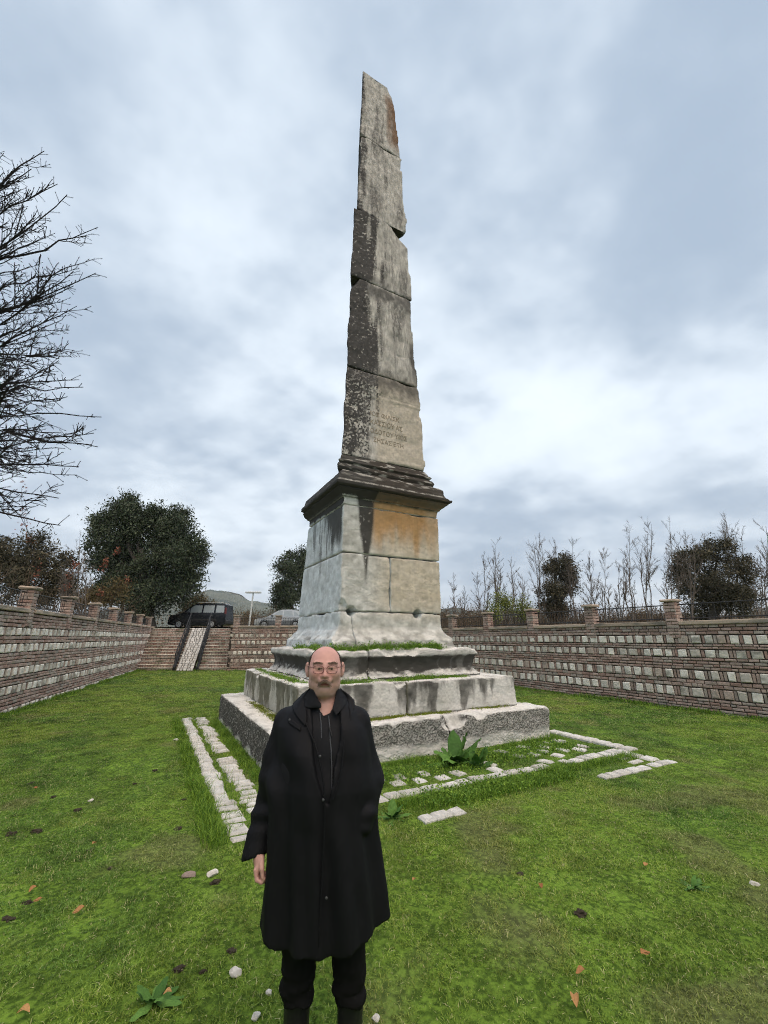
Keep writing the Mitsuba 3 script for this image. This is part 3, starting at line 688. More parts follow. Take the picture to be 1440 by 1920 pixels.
def corn(Z):
    t = Z - 4.41
    p = np.where(t < .14, .0, .0)
    for lo, hi, a, b in ((.14, .17, .0, .03), (.17, .20, .05, .05), (.20, .29, .06, .17), (.29, .315, .19, .19), (.315, .33, .17, .17), (.33, .42, .25, .26), (.42, .445, .26, .20), (.445, .63, .20, .15), (.63, .73, .14, .04), (.73, .78, .02, -.12), (.78, .86, -.13, -.26), (.86, 2, -.3, -.3)):
        p = np.where((t >= lo) & (t < hi), a + (b - a) * (t - lo) / (hi - lo), p)
    return p
stone('cornice', (1.1, .95, 4.35), (4.15, 3.9, 5.35), prism(1.46, 3.8, 1.3, 3.45, 4.412, 5.27, corn), 'mat_pedestal', 46, h=.022, rough=.018, chips=[nick(1.1, 3.75, 4.95, .42), nick(4.0, 1.05, 4.98, .16), nick(3.6, 1.1, 5.2, .12), nick(4.1, 1.0, 4.9, .09), nick(2.3, 1.12, 5.22, .1), nick(1.05, 2.6, 5.1, .22)], label='cornice with black crust')

# the triangular shaft
def tri(z, g=0.0):
    """Front left, front right and rear corner of the shaft at height z."""
    t = (z - 5.55) / 13.55
    return (1.45 + .46 * t, 1.45 + .30 * t), (3.60 - .53 * t, 1.45 + .30 * t), (2.50 + .0 * t, 3.60 - .30 * t)
def shaft(z0, z1, da0=0.0, da1=0.0, cut=None, prof=None):
    def f(A, B, Z):
        t = (Z - 5.55) / 13.55
        p = prof(Z) if prof is not None else 0.0
        L = (1.45 + .46 * t - da0 - p, 1.45 + .30 * t - p); R = (3.60 - .53 * t + da1 + p, 1.45 + .30 * t - p); Q = (2.50 + 0 * t, 3.60 - .30 * t + p)
        d = L[1] - B
        for S, E in ((R, Q), (Q, L)):
            ex, ey = E[0] - S[0], E[1] - S[1]
            l = np.sqrt(ex**2 + ey**2)
            d = np.maximum(d, ((A - S[0]) * ey - (B - S[1]) * ex) / l)
        d = np.maximum(d, np.maximum(z0 - Z, Z - z1))
        if cut: d = np.maximum(d, cut(A, B, Z))
        return d
    return f
def shaft_block(z0, z1, seed, f, chips, label):
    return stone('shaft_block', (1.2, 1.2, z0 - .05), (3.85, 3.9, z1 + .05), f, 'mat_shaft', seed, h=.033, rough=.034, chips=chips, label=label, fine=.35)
def torus(Z):
    t = Z - 5.16
    return np.where(t < .15, .15 - .5 * np.abs(t - .08), np.where(t < .185, .07, np.where(t < .27, .115 - .9 * np.abs(t - .23), np.where(t < .30, .045, np.where(t < .42, .055 * (1 - (t - .30) / .12), 0)))))
stone('shaft_base_moulding', (1.1, 1.1, 5.1), (3.95, 4.0, 5.62), shaft(5.16, 5.58, prof=torus), 'mat_pedestal', 50, h=.02, rough=.016, chips=[nick(3.0, 1.1, 5.5, .2), nick(2.2, 1.15, 5.4, .08), nick(3.8, 1.2, 5.6, .15)])
def panel(A, B, Z):                       # a sunk inscription panel below a fillet on the front face
    t = (Z - 5.55) / 13.55
    fb = 1.45 + .30 * t
    ins = np.minimum.reduce([A - 2.02, 3.50 - A + 0 * Z, Z - 5.7, 7.22 - Z])
    band = np.minimum.reduce([A - 2.0, 3.50 - A, Z - 7.27, 7.33 - Z])
    return np.where((ins > 0) | (band > 0), fb + .012 - B, -1.0)
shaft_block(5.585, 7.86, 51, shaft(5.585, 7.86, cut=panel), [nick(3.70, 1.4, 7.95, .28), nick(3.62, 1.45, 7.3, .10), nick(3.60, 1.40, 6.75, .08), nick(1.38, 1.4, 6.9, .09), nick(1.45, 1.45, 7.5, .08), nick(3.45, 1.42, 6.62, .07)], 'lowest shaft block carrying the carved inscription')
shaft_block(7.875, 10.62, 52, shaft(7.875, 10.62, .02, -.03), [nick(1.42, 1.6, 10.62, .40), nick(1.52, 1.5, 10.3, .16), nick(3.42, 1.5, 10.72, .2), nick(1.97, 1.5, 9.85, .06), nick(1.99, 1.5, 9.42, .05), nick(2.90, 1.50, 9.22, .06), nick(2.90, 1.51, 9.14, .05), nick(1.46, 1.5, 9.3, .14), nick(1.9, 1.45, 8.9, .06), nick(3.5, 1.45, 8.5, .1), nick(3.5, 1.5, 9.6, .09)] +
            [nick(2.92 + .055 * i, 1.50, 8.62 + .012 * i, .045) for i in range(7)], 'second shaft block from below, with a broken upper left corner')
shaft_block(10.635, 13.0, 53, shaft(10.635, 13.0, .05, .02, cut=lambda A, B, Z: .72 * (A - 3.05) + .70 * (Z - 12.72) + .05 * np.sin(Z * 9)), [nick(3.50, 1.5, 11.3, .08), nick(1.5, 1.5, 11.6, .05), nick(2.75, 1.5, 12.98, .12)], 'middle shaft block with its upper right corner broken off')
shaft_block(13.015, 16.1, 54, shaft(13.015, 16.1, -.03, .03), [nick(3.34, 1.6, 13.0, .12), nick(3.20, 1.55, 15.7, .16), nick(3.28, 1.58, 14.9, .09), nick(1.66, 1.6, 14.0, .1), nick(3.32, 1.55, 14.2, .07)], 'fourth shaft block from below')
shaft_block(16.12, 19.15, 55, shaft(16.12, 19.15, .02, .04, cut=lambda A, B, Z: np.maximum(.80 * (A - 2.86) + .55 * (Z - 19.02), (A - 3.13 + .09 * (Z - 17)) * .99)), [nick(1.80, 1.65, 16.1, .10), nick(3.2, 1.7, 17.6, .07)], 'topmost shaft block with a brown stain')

# the carved lines of writing
def carve():
    for row, (txt, a0, z) in enumerate((('ΙΟΣ ΦΙΛΙΣΚ', 2.14, 6.72), ('ΚΑΣΣΙΟΥ ΑΣ', 2.14, 6.50), ('ΟΔΟΤΟΥ ΥΙΟΣ', 2.14, 6.28), ('ΖΗΣΑΣ ΕΤΗ', 2.22, 6.06))):
        m = meshkit.text_mesh(txt, .118, .006)
        v, f = np.array(m.vertices), np.array(m.faces)
        v[:, 0] *= .88
        fb = 1.45 + .30 * (z + v[:, 1] - 5.55) / 13.55 + .012
        q = np.c_[a0 + v[:, 0], fb, z + v[:, 1]]
        fb = fb + .034 * 2.2 * (meshkit.fbm(q * 2.3 + 51 * 3.7, 3, 51) - .5) + .35 * .034 * (meshkit.fbm(q * 9 + 51, 2, 52) - .5)
        put(f'{OBL}__inscription_line', (OC + (a0 + v[:, :1]) * OA + (fb - v[:, 2])[:, None] * OB + np.c_[0 * z + 0 * v[:, :2], z + v[:, 1]], f), 'mat_carving')
carve()

# ------------------------------------------------------------------ the ruined paving round the steps
def paving():
    k = thing('stone_paving', 'rows of flat pale paving stones set in the grass around the steps', kind='structure')
    r = rng_(61)
    pcs = []
    def slab(a0, a1, b0, b1, zt=.045, rot=0.0):
        c = np.array([[a0, b0], [a1, b0], [a1, b1], [a0, b1]])
        m = c.mean(0)
        c = c + r.uniform(-.012, .012, c.shape)
        cr, sr = math.cos(rot), math.sin(rot)
        c = m + (c - m) @ np.array([[cr, sr], [-sr, cr]])
        tilt = r.uniform(-.03, .03, 2)
        zz = zt + (c - m) @ tilt + r.uniform(-.006, .006)
        inn = m + (c - m) * (1 - .025 / np.maximum(np.abs(c - m).max(0), .04))
        rows = np.vstack([np.c_[c, np.full(4, -.15)], np.c_[c, zz - .02], np.c_[inn, zz]])
        v = OC + rows[:, :1] * OA + rows[:, 1:2] * OB + rows[:, 2:] * np.array([0, 0, 1.0])
        pcs.append((v, PF, (r.random(), r.random())))
    # left: outer kerb row, then a row of narrow stones
    def abof(p): q = p - OC; return q @ OA, q @ OB
    a1, b1 = abof(gnd(435, 1585)); a2, b2 = abof(gnd(338, 1350))
    L = math.hypot(a2 - a1, b2 - b1)
    aa = (a1 + a2) / 2
    b, bend = b1, b1 + L
    while b < bend:
        w = r.choice([r.uniform(.13, .19), r.uniform(.18, .30)])
        slab(aa + r.uniform(-.015, .015), aa + .205 + r.uniform(-.03, .03), b + .008, b + w - .009, .022, r.uniform(-.03, .03))
        b += w
    b = b1 + .15
    while b < bend - .1:
        w = r.uniform(.12, .19)
        if r.random() < .93 and not (b1 + 2.9 < b < b1 + 3.3):
            x = aa + .285 + r.uniform(-.03, .03)
            slab(x, x + r.uniform(.2, .27), b + .012, b + w - .020, .022, r.uniform(-.08, .08))
        b += w
    # front: inner kerb line, scattered stones behind it, remains of a second line in front
    fa, fb = abof(gnd(1167, 1407)); _, fb0 = abof(gnd(711, 1516))
    fb = (fb + fb0) / 2
    a = aa + .24
    while a < fa:
        w = r.uniform(.17, .34)
        if r.random() < .93: slab(a + .01, a + w - .01, fb + r.uniform(-.02, .02), fb + .19 + r.uniform(-.03, .03), .024, r.uniform(-.05, .05))
        a += w
    for _ in range(150):
        a, b = r.uniform(.3, fa - .2), r.uniform(fb + .24, -.22)
        ok = (a > fa - 1.9) or (.6 < a < 2.5 and b < fb + .72) or (2.4 < a < 3.1 and b < fb + .55)
        if not ok: continue
        if any(abs(a - q[0].mean(0)[0]) > 9 for q in pcs[:1]): pass
        c = W(a, b, 0)
        if min(np.hypot(*(q[0].mean(0) - c)[:2]) for q in pcs) < .23: continue
        slab(a - r.uniform(.06, .1), a + r.uniform(.06, .1), b - r.uniform(.08, .13), b + r.uniform(.08, .13), .026, r.uniform(-.1, .1) + (.25 if a > 3 else 0))
    b = fb
    while b < fb + 1.45:                     # right end row running back
        w = r.uniform(.2, .34)
        slab(fa - .02, fa + .2, b + .01, b + w - .01, .045, r.uniform(-.05, .05))
        b += w
    oa, obb = abof(gnd(1251, 1430)); _, ob2 = abof(gnd(859, 1540))
    obb = (obb + ob2) / 2
    for a0, a1_ in ((oa - 1.55, oa - .62), (oa - .45, oa), (1.05, 1.55)):
        a = a0
        while a < a1_:
            w = r.uniform(.14, .3)
            slab(a + .01, a + w - .01, obb, obb + .15, .035, r.uniform(-.05, .05)); a += w
    b = obb + .2
    while b < obb + .95:
        w = r.uniform(.2, .3)
        slab(oa - .2, oa, b, b + w - .02, .035, r.uniform(-.05, .05)); b += w
    for i in range(3): slab(oa - .55 + .02 * i, oa - .3, obb + .25 + .2 * i, obb + .36 + .2 * i, .03)
    emit(k, 'stone', 'stones', pcs, 'mat_cobble', 300)
    return aa, b1, bend, fa, fb, oa, obb
PA = paving()

# ------------------------------------------------------------------ plants
def leaf_mesh(c, d, n, L, w):
    """Pointed leaves: centres c, directions d, normals n, lengths L, widths w (arrays)."""
    L, w = np.asarray(L)[:, None], np.asarray(w)[:, None]
    d = d / np.linalg.norm(d, axis=1, keepdims=True)
    s = np.cross(d, n); s /= np.linalg.norm(s, axis=1, keepdims=True) + 1e-9
    v = np.stack([c - d * L / 2, c + s * w / 2, c + d * L / 2, c - s * w / 2], 1).reshape(-1, 3)
    i = np.arange(len(c))[:, None] * 4
    return v, np.vstack([i + [0, 1, 2], i + [0, 2, 3]])

def crown(name, bsdf, blobs, n, L, seed, up=.3, skin=.35, smooth=None):
    """Leaves through a crown of ellipsoids [(centre, radii)], denser towards their skins, in clumps."""
    r = rng_(seed)
    C, R = np.array([b[0] for b in blobs], float), np.array([np.broadcast_to(b[1], 3) for b in blobs], float)
    vol = R.prod(1)**.62
    nc = max(n // 26, 1)
    k = r.choice(len(C), nc, p=vol / vol.sum())
    q = r.normal(size=(nc, 3)); q /= np.linalg.norm(q, axis=1, keepdims=True)
    rad = 1 - skin * r.random(nc)**.8 + .06 * r.normal(size=nc)
    cc = C[k] + q * R[k] * rad[:, None]
    m = np.repeat(np.arange(nc), 26)[:n]
    size = .10 * R.mean() + 1.6 * L
    p = cc[m] + np.clip(r.normal(size=(len(m), 3)), -1.5, 1.5) * size * r.uniform(.45, 1.0, (nc, 1))[m]
    d = q[m] * .8 + r.normal(size=(len(m), 3)) * .7 + [0, 0, up]
    nn = r.normal(size=(len(m), 3))
    tone = np.clip((r.random(nc)**1.5)[m] * .85 + r.random(len(m)) * .25, 0, 1)
    l = L * r.uniform(.6, 1.3, len(m))
    v, f = leaf_mesh(p, d, nn, l, l * r.uniform(.28, .45, len(m)))
    return put(name, (v, f), bsdf, uv=np.repeat(np.c_[tone, tone], 4, axis=0))

def wob(r, a, b, n, amt, sag=0.0):
    """A wandering line of n points from a to b."""
    t = np.linspace(0, 1, n)[:, None]
    a, b = np.asarray(a, float), np.asarray(b, float)
    L = np.linalg.norm(b - a)
    p = a * (1 - t) + b * t + np.cumsum(r.normal(size=(n, 3)), 0) * amt * L * .18 * np.sin(np.pi * np.clip(t * .9 + .05, 0, 1))
    p[:, 2] += sag * L * np.sin(np.pi * t[:, 0])
    return p

def twigs(r, P, R, level, out, spread=.7, ratio=.45, dens=5.0, up=.35, minr=.004, bend=.35):
    """Side shoots along the line P with radii R, down to 'level' generations."""
    if level <= 0: return
    seg = np.linalg.norm(np.diff(P, axis=0), axis=1); L = seg.sum()
    n = max(int(r.poisson(dens)), 1)
    for t in r.uniform(.18, 1, n):
        i = min(int(t * (len(P) - 1)), len(P) - 2)
        p = P[i] + (P[i + 1] - P[i]) * (t * (len(P) - 1) - i)
        d = unit(P[i + 1] - P[i]) + spread * 1.3 * unit(r.normal(size=3)) * r.uniform(.7, 1.3) + [0, 0, up]
        l = L * ratio * r.uniform(.45, 1.15) * (1.15 - .6 * t)
        rr = max(R[i] * .55, minr)
        Q = wob(r, p, p + unit(d) * l, 5, bend)
        Rq = np.linspace(rr, max(rr * .45, minr), 5)
        out.append((Q, Rq))
        twigs(r, Q, Rq, level - 1, out, spread, ratio, dens * .8, up, minr, bend)

# the bare fruit tree reaching in from the left
def bare_tree():
    k = thing('bare_tree', 'leafless fruit tree with dark budding branches reaching in from the left', 'tree')
    r = rng_(71)
    base = V2(-8.3, 5.1, TERR - .1)
    fork = V2(-8.0, 5.1, 4.0)
    put(f'{k}__trunk', tubes([(wob(r, base, fork, 6, .1), np.linspace(.19, .15, 6)), (wob(r, fork, fork + [.2, .1, 3.0], 6, .2), np.linspace(.13, .07, 6)), (wob(r, fork, fork + [-1.6, .4, 3.0], 6, .2), np.linspace(.12, .05, 6))], 9), 'mat_darkbark')
    lines, buds = [], []
    tips = [(85, 283), (40, 330), (128, 365), (110, 345), (186, 426), (182, 512), (180, 485), (140, 536), (146, 574), (118, 600), (135, 668), (105, 650), (150, 712), (158, 726), (192, 782), (178, 812), (186, 838), (150, 875), (125, 745), (90, 690), (70, 560), (60, 470), (30, 760), (112, 934), (60, 868), (115, 985)]
    def curve(a, b, bow, n):
        t = np.linspace(0, 1, n)[:, None]
        m = (a + b) / 2 + bow
        P = a * (1 - t)**2 + 2 * m * t * (1 - t) + b * t * t
        return P + r.normal(size=P.shape) * .010 * np.linalg.norm(b - a) * np.sin(np.pi * t)
    def spurs(P, R, n):
        for _ in range(n):
            i = r.integers(1, len(P) - 1)
            t = P[i + 1] - P[i]
            p = P[i] + t * r.random()
            d = unit(unit(t) * .7 + unit(r.normal(size=3)) + [0, 0, .35])
            l = r.uniform(.04, .17)
            lines.append((np.array([p, p + d * l * .5 + [0, 0, .004], p + d * l]), np.array([.0052, .0044, .0032])))
            buds.append((np.array([p + d * l, p + d * (l + r.uniform(.012, .03))]), np.array([.0070, .0032])))
    for i, (x, y) in enumerate(tips + tips[::3]):
        Y = r.uniform(4.5, 5.7)
        again = i >= len(tips)
        tip = at(x - (r.uniform(25, 80) if again else 2), y + (r.uniform(-30, 30) if again else 0), Y)
        root = fork + np.array([.05, .0, np.clip((tip[2] - 4.2) * .55, -.3, 3.0)])
        P = curve(root, tip, np.array([r.normal() * .15, r.normal() * .2, (-.25 if tip[2] > 5.5 else .18) + r.normal() * .18]), 16)
        R = np.linspace(.030 if i % 4 else .046, .0055, 16)
        lines.append((P, R))
        spurs(P[5:], R[5:], 26)
        L = np.linalg.norm(tip - root)
        for j in range(8):                    # side branches, shorter towards the tip
            t = r.uniform(.28, .93)
            k0 = int(t * 15)
            d = unit(P[min(k0 + 1, 15)] - P[k0])
            e = unit(d + .75 * unit(r.normal(size=3)) + [0, 0, .25])
            l = (1.02 - t) * L * r.uniform(.35, .75) + .12
            Q = curve(P[k0], P[k0] + e * l, np.array([0, 0, -.06 * l]), 8)
            lines.append((Q, np.linspace(max(R[k0] * .55, .0080), .0042, 8)))
            spurs(Q, None, 5 + int(l * 14))
    put(f'{k}__crown', tubes(lines, 4), 'mat_darkbark')
    put(f'{k}__buds', tubes(buds, 4), 'mat_darkbark', kind='stuff')
bare_tree()

def trunk(k, lines, bsdf='mat_bark', sides=8):
    put(f'{k}__trunk', tubes(lines, sides), bsdf)

def evergreen(label, kind, spots, Y, base, n, L, seed, bsdf, skin=.4, name='evergreen_tree', tw=.25):
    """A dense tree whose crown is the blobs [(px, py, r)] seen at Y metres."""
    k = thing(name, label, 'tree')
    r = rng_(seed)
    blobs = []
    for x, y, q in spots:
        c = at(x, y, Y + r.uniform(-.06, .06) * Y * .5)
        rr = q / F * Y * 1.02
        blobs.append((c, (rr * .8, rr * .75, rr * .8)))
        for _ in range(9):
            e = unit(r.normal(size=3) + [0, -.3, .25])
            blobs.append((c + e * rr * .72, rr * r.uniform(.26, .44)))
    g = at(base[0], base[1], Y); g[2] = terr(g[0]) - .1
    top = np.mean([b[0] for b in blobs], 0)
    lines = [(wob(r, g, top, 6, .1), np.linspace(tw, tw * .5, 6))]
    for b in blobs[::10]: lines.append((wob(r, g + (top - g) * r.uniform(.25, .7), b[0], 5, .2), np.linspace(tw * .45, .03, 5)))
    for b in blobs:                        # fine twigs among the leaves
        for _ in range(5):
            e = unit(r.normal(size=3) + [0, 0, .5])
            lines.append((wob(r, b[0] - e * .3 * np.mean(b[1]), b[0] + e * np.mean(b[1]) * r.uniform(.8, 1.25), 5, .2), np.linspace(.014, .006, 5) * Y / 20))
    trunk(k, lines)
    crown(f'{k}__crown', bsdf, blobs, n, L, seed + 1, .3, skin)
    return k

evergreen('big dark evergreen tree with a dense round crown beside the stairs on the left', 'olive',
          [(235, 990, 52), (205, 1030, 42), (290, 1010, 58), (335, 1000, 40), (345, 1050, 48), (250, 1060, 62), (310, 1080, 58), (230, 1105, 45), (280, 1130, 45), (340, 1095, 38), (242, 948, 20), (335, 968, 20), (190, 985, 22), (205, 1110, 30), (295, 965, 22)],
          31, (285, 1170), 85000, .23, 81, 'mat_olive', .8, tw=.4)
evergreen('small dark tree standing behind the silver car left of the pedestal', 'oak', [(545, 1070, 30), (560, 1050, 26), (540, 1110, 28), (568, 1100, 30), (528, 1130, 18)], 44, (550, 1165), 17000, .26, 83, 'mat_olive', .8)
evergreen('olive brown leafy tree behind the left wall at the picture edge', 'oak', [(20, 1050, 48), (70, 1040, 45), (110, 1060, 38), (40, 1100, 50), (95, 1110, 40), (-30, 1080, 60), (0, 1020, 25), (125, 1100, 24)], 18, (60, 1140), 26000, .13, 85, 'mat_oak', .95, tw=.15)
evergreen('narrow dark brown evergreen tree behind the right wall, left of the broad one', 'oak', [(1040, 1070, 24), (1060, 1060, 24), (1035, 1110, 28), (1065, 1100, 26), (1050, 1140, 30), (1022, 1135, 16)], 24, (1050, 1165), 15000, .13, 87, 'mat_oak', .95, tw=.16)
evergreen('broad dark brown evergreen tree behind the right wall near the picture edge', 'oak', [(1300, 1060, 40), (1345, 1045, 40), (1385, 1070, 36), (1290, 1100, 38), (1350, 1100, 50), (1395, 1110, 32), (1320, 1130, 40), (1268, 1075, 20), (1370, 1130, 34)], 20, (1330, 1160), 30000, .12, 89, 'mat_oak', .95, tw=.2)

def sapling(label, x, ytop, Y, seed, n=3, group=None, lean=0.0, base=1170):
    k = thing('bare_sapling', label, 'sapling', group)
    r = rng_(seed)
    g = at(x - lean, base, Y); g[2] = terr(g[0]) - .1
    stems, tw = [], []
    for i in range(n):
        t = at(x + r.uniform(-1, 1) * 16 * (i > 0), ytop + (r.uniform(5, 60) if i else 0), Y + r.uniform(-.6, .6))
        P = wob(r, g + [r.uniform(-.25, .25) * (i > 0), r.uniform(-.2, .2), 0], t, 10, .05)
        R = np.linspace(r.uniform(.026, .040), .006, 10)
        stems.append((P, R))
        twigs(r, P[2:], R[2:], 2, tw, .62, .32, 17, .22, .0045, .12)
    put(f'{k}__trunk', tubes(stems, 5), 'mat_greybark')
    put(f'{k}__crown', tubes(tw, 3), 'mat_greybark')
SAP = [('just right of the pedestal', 850, 1085, 24, 2), ('leaning beside the pedestal', 872, 1105, 25, 2), ('first tall one right of the pedestal', 905, 1042, 23, 3), ('second tall one right of the pedestal', 928, 1022, 22.5, 4),
       ('above the yellow-green bush', 958, 1050, 22, 3), ('fourth from the pedestal, low and spreading', 978, 1075, 22, 3), ('left of the narrow dark tree, tall', 1012, 1000, 23.2, 3), ('rising behind the narrow dark tree', 1040, 1012, 24.8, 3), ('right of the narrow dark tree, tall and thin', 1075, 1018, 22.6, 3),
       ('low crooked one between the dark trees', 1105, 1052, 21, 3), ('second crooked one between the dark trees', 1135, 1042, 20.6, 3), ('dense one midway between the dark trees', 1160, 1058, 20.4, 3), ('tall slender one left of the broad dark tree', 1182, 998, 20.6, 3), ('tallest one left of the broad dark tree', 1222, 984, 20, 3),
       ('beside the left edge of the broad dark tree', 1255, 982, 19.6, 3), ('in front of the broad dark tree, leaning', 1296, 1000, 18.6, 2), ('first rising above the broad dark tree', 1322, 1000, 20.9, 2), ('second rising above the broad dark tree', 1362, 978, 20.8, 3), ('third rising above the broad dark tree', 1390, 1006, 20.8, 2), ('at the right picture edge', 1436, 985, 17, 3), ('low one at the right picture edge', 1425, 1060, 16.5, 2)]
for i, (w, x, y, Y, n) in enumerate(SAP):
    sapling(f'bare grey sapling behind the right wall, {w}', x, y, Y, 100 + i, n, 'bare saplings behind the right wall')
for i, (w, x, y, Y, n) in enumerate((('left of the big evergreen', 158, 1035, 18.5, 3), ('curving towards the big evergreen', 150, 1010, 18, 2), ('among the dry leaves behind the second pillar', 120, 1060, 17, 3))):
    sapling(f'bare thin shoot behind the left wall, {w}', x, y, Y, 140 + i, n, 'bare shoots behind the left wall')

def bush(label, spots, Y, n, L, seed, bsdf, skin=.9, name='bush'):
    k = thing(name, label, 'bush')
    r = rng_(seed)
    blobs, lines = [], []
    for x, y, q in spots:
        c = at(x, y, Y + r.uniform(-.4, .4)); rr = q / F * Y
        blobs.append((c, (rr, rr, rr)))
        for _ in range(5):
            g = c + [r.uniform(-rr, rr) * .5, r.uniform(-rr, rr) * .5, 0]; g[2] = terr(g[0]) - .1
            P = wob(r, g, c + r.normal(size=3) * rr * .7 + [0, 0, rr * .5], 6, .2)
            lines.append((P, np.linspace(.014, .006, 6)))
    put(f'{k}__stem', tubes(lines, 4), 'mat_bark')
    crown(f'{k}__foliage', bsdf, blobs, n, L, seed + 1, .2, skin)
bush('yellow-green leafy bush behind the right wall', [(945, 1130, 26), (975, 1140, 22), (925, 1150, 18), (985, 1150, 16)], 21, 3200, .11, 161, 'mat_limeleaf')
bush('dry yellow-brown bush behind the left wall below the big evergreen', [(165, 1118, 20), (195, 1115, 22), (225, 1105, 24), (150, 1128, 16), (130, 1120, 14)], 24, 3200, .17, 163, 'mat_brownleaf')
bush('orange-brown bush behind the parked van, beside the big evergreen', [(372, 1128, 17), (350, 1140, 14), (392, 1136, 12)], 35, 2400, .2, 165, 'mat_brownleaf')
def vine(label, pts, Y, seed):
    k = thing('creeper', label, 'creeper', None)
    r = rng_(seed)
    g = at(pts[0][0], 1150, Y); g[2] = terr(g[0])
    P = np.array([g] + [at(x, y, Y + r.uniform(-.2, .2)) for x, y in pts])
    put(f'{k}__stem', tubes([(P, np.linspace(.014, .005, len(P)))], 4), 'mat_darkbark')
    n = 90
    i = r.integers(1, len(P), n)
    c = P[i] + r.normal(size=(n, 3)) * [.09, .06, .13]
    l = r.uniform(.06, .12, n) * Y / 14
    v, f = leaf_mesh(c, r.normal(size=(n, 3)) + [0, 0, -.7], r.normal(size=(n, 3)), l, l * .5)
    t = r.random(n)
    put(f'{k}__leaves', (v, f), 'mat_redleaf', uv=np.repeat(np.c_[t, t], 4, axis=0), kind='stuff')
vine('red-leaved creeper rising above the biggest pillar', [(62, 1105), (66, 1080), (70, 1065), (55, 1010), (48, 985), (42, 960), (40, 915)], 13.2, 171)
vine('red-leaved creeper at the right side of the olive brown tree', [(128, 1100), (130, 1085), (136, 1065), (140, 1058)], 17, 172)
vine('red-leaved creeper hanging in front of the big evergreen', [(190, 1110), (195, 1060), (200, 1052), (220, 1035)], 22.5, 173)
vine('withered creeper with red leaves low in front of the big evergreen', [(205, 1120), (225, 1098), (238, 1090)], 24.5, 174)

def thicket():
    k = thing('thicket', 'grey-brown tangle of undergrowth and reeds beyond the walls', kind='stuff')
    r = rng_(181)
    lines = []
    for x0, x1, Y0, Y1, n, hh in ((800, 1500, 21.5, 30, 1500, 1.5), (335, 620, 38, 60, 700, 2.1)):
        for _ in range(n):
            Y = r.uniform(Y0, Y1); x = r.uniform(x0, x1)
            g = at(x, 1150, Y); g[2] = terr(g[0]) - .05
            h = hh * r.uniform(.35, 1.15)
            lines.append((wob(r, g, g + [r.normal() * .25, r.normal() * .2, h], 4, .3), np.linspace(.011, .006, 4) * Y / 22))
            for _ in range(2):
                q = g + [0, 0, h * r.uniform(.3, .8)]
                lines.append((np.array([q, q + r.normal(size=3) * .28 + [0, 0, .3]]), np.array([.007, .005]) * Y / 22))
    for _ in range(520):
        g = lw(r.uniform(-4, 20)) - LWn * r.uniform(.7, 3.5); g[2] = TERR - .05
        lines.append((wob(r, g, g + [r.normal() * .3, r.normal() * .3, r.uniform(.5, 1.7)], 4, .3), np.linspace(.008, .004, 4)))
    put(f'{k}__stems', tubes(lines, 3), 'mat_thicket', kind='stuff')
    n = 26000
    z = r.random(n)
    xx = np.where(r.random(n) < .72, r.uniform(800, 1500, n), r.uniform(-60, 620, n))
    Y = np.where(xx > 700, r.uniform(22, 40, n), np.where(xx > 300, r.uniform(42, 70, n), r.uniform(24, 40, n)))
    u = (xx - 720) / F
    c = np.c_[u * Y * 1.04, Y, np.where(u > 0, 2.08, TERR) + z**1.4 * (1.1 + .02 * Y)]
    l = r.uniform(.05, .12, n) * Y / 20
    v, f = leaf_mesh(c, r.normal(size=(n, 3)) + [0, 0, .6], r.normal(size=(n, 3)), l, l * .4)
    t = r.random(n)
    put(f'{k}__leaves', (v, f), 'mat_thicket', uv=np.repeat(np.c_[t, t], 4, axis=0), kind='stuff')
mat('mat_thicket', lambda p, n, uv: mix(C3(.09, .062, .045), C3(.19, .15, .11), fbm(p.x * 2, p.y * 2, p.z * 2, 2)) * (.7 + .5 * uv.x), .9, .1, two=True)
thicket()

# far trees along the foot of the hills
def far_trees():
    r = rng_(191)
    for i, (x, Y, h) in enumerate(((400, 120, 8), (430, 140, 9), (462, 110, 7), (495, 150, 9), (520, 125, 8), (835, 100, 6), (868, 120, 7), (890, 95, 5.5), (1000, 90, 5), (1100, 100, 5.5), (1205, 80, 5))):
        k = thing('distant_tree', 'far-off tree under the hills, ' + ['first right of the big evergreen', 'second right of the big evergreen', 'left of the lamp post', 'right of the lamp post', 'above the silver car', 'first right of the pedestal', 'second right of the pedestal', 'third right of the pedestal', 'left of the narrow dark tree', 'right of the narrow dark tree', 'left of the broad dark tree'][i], 'tree', 'far-off trees at the foot of the hills')
        g = at(x, 1165, Y); g[2] = terr(g[0])
        trunk(k, [(np.array([g, g + [0, 0, h * .6]]), np.array([.25, .12]))], 'mat_bark', 5)
        crown(f'{k}__crown', 'mat_oak' if i % 2 else 'mat_brownleaf', [(g + [0, 0, h * .6], (h * .45, h * .45, h * .42)), (g + [h * .2, 0, h * .5], h * .3)], 1500, .5, 192 + i, .2, .9)
far_trees()

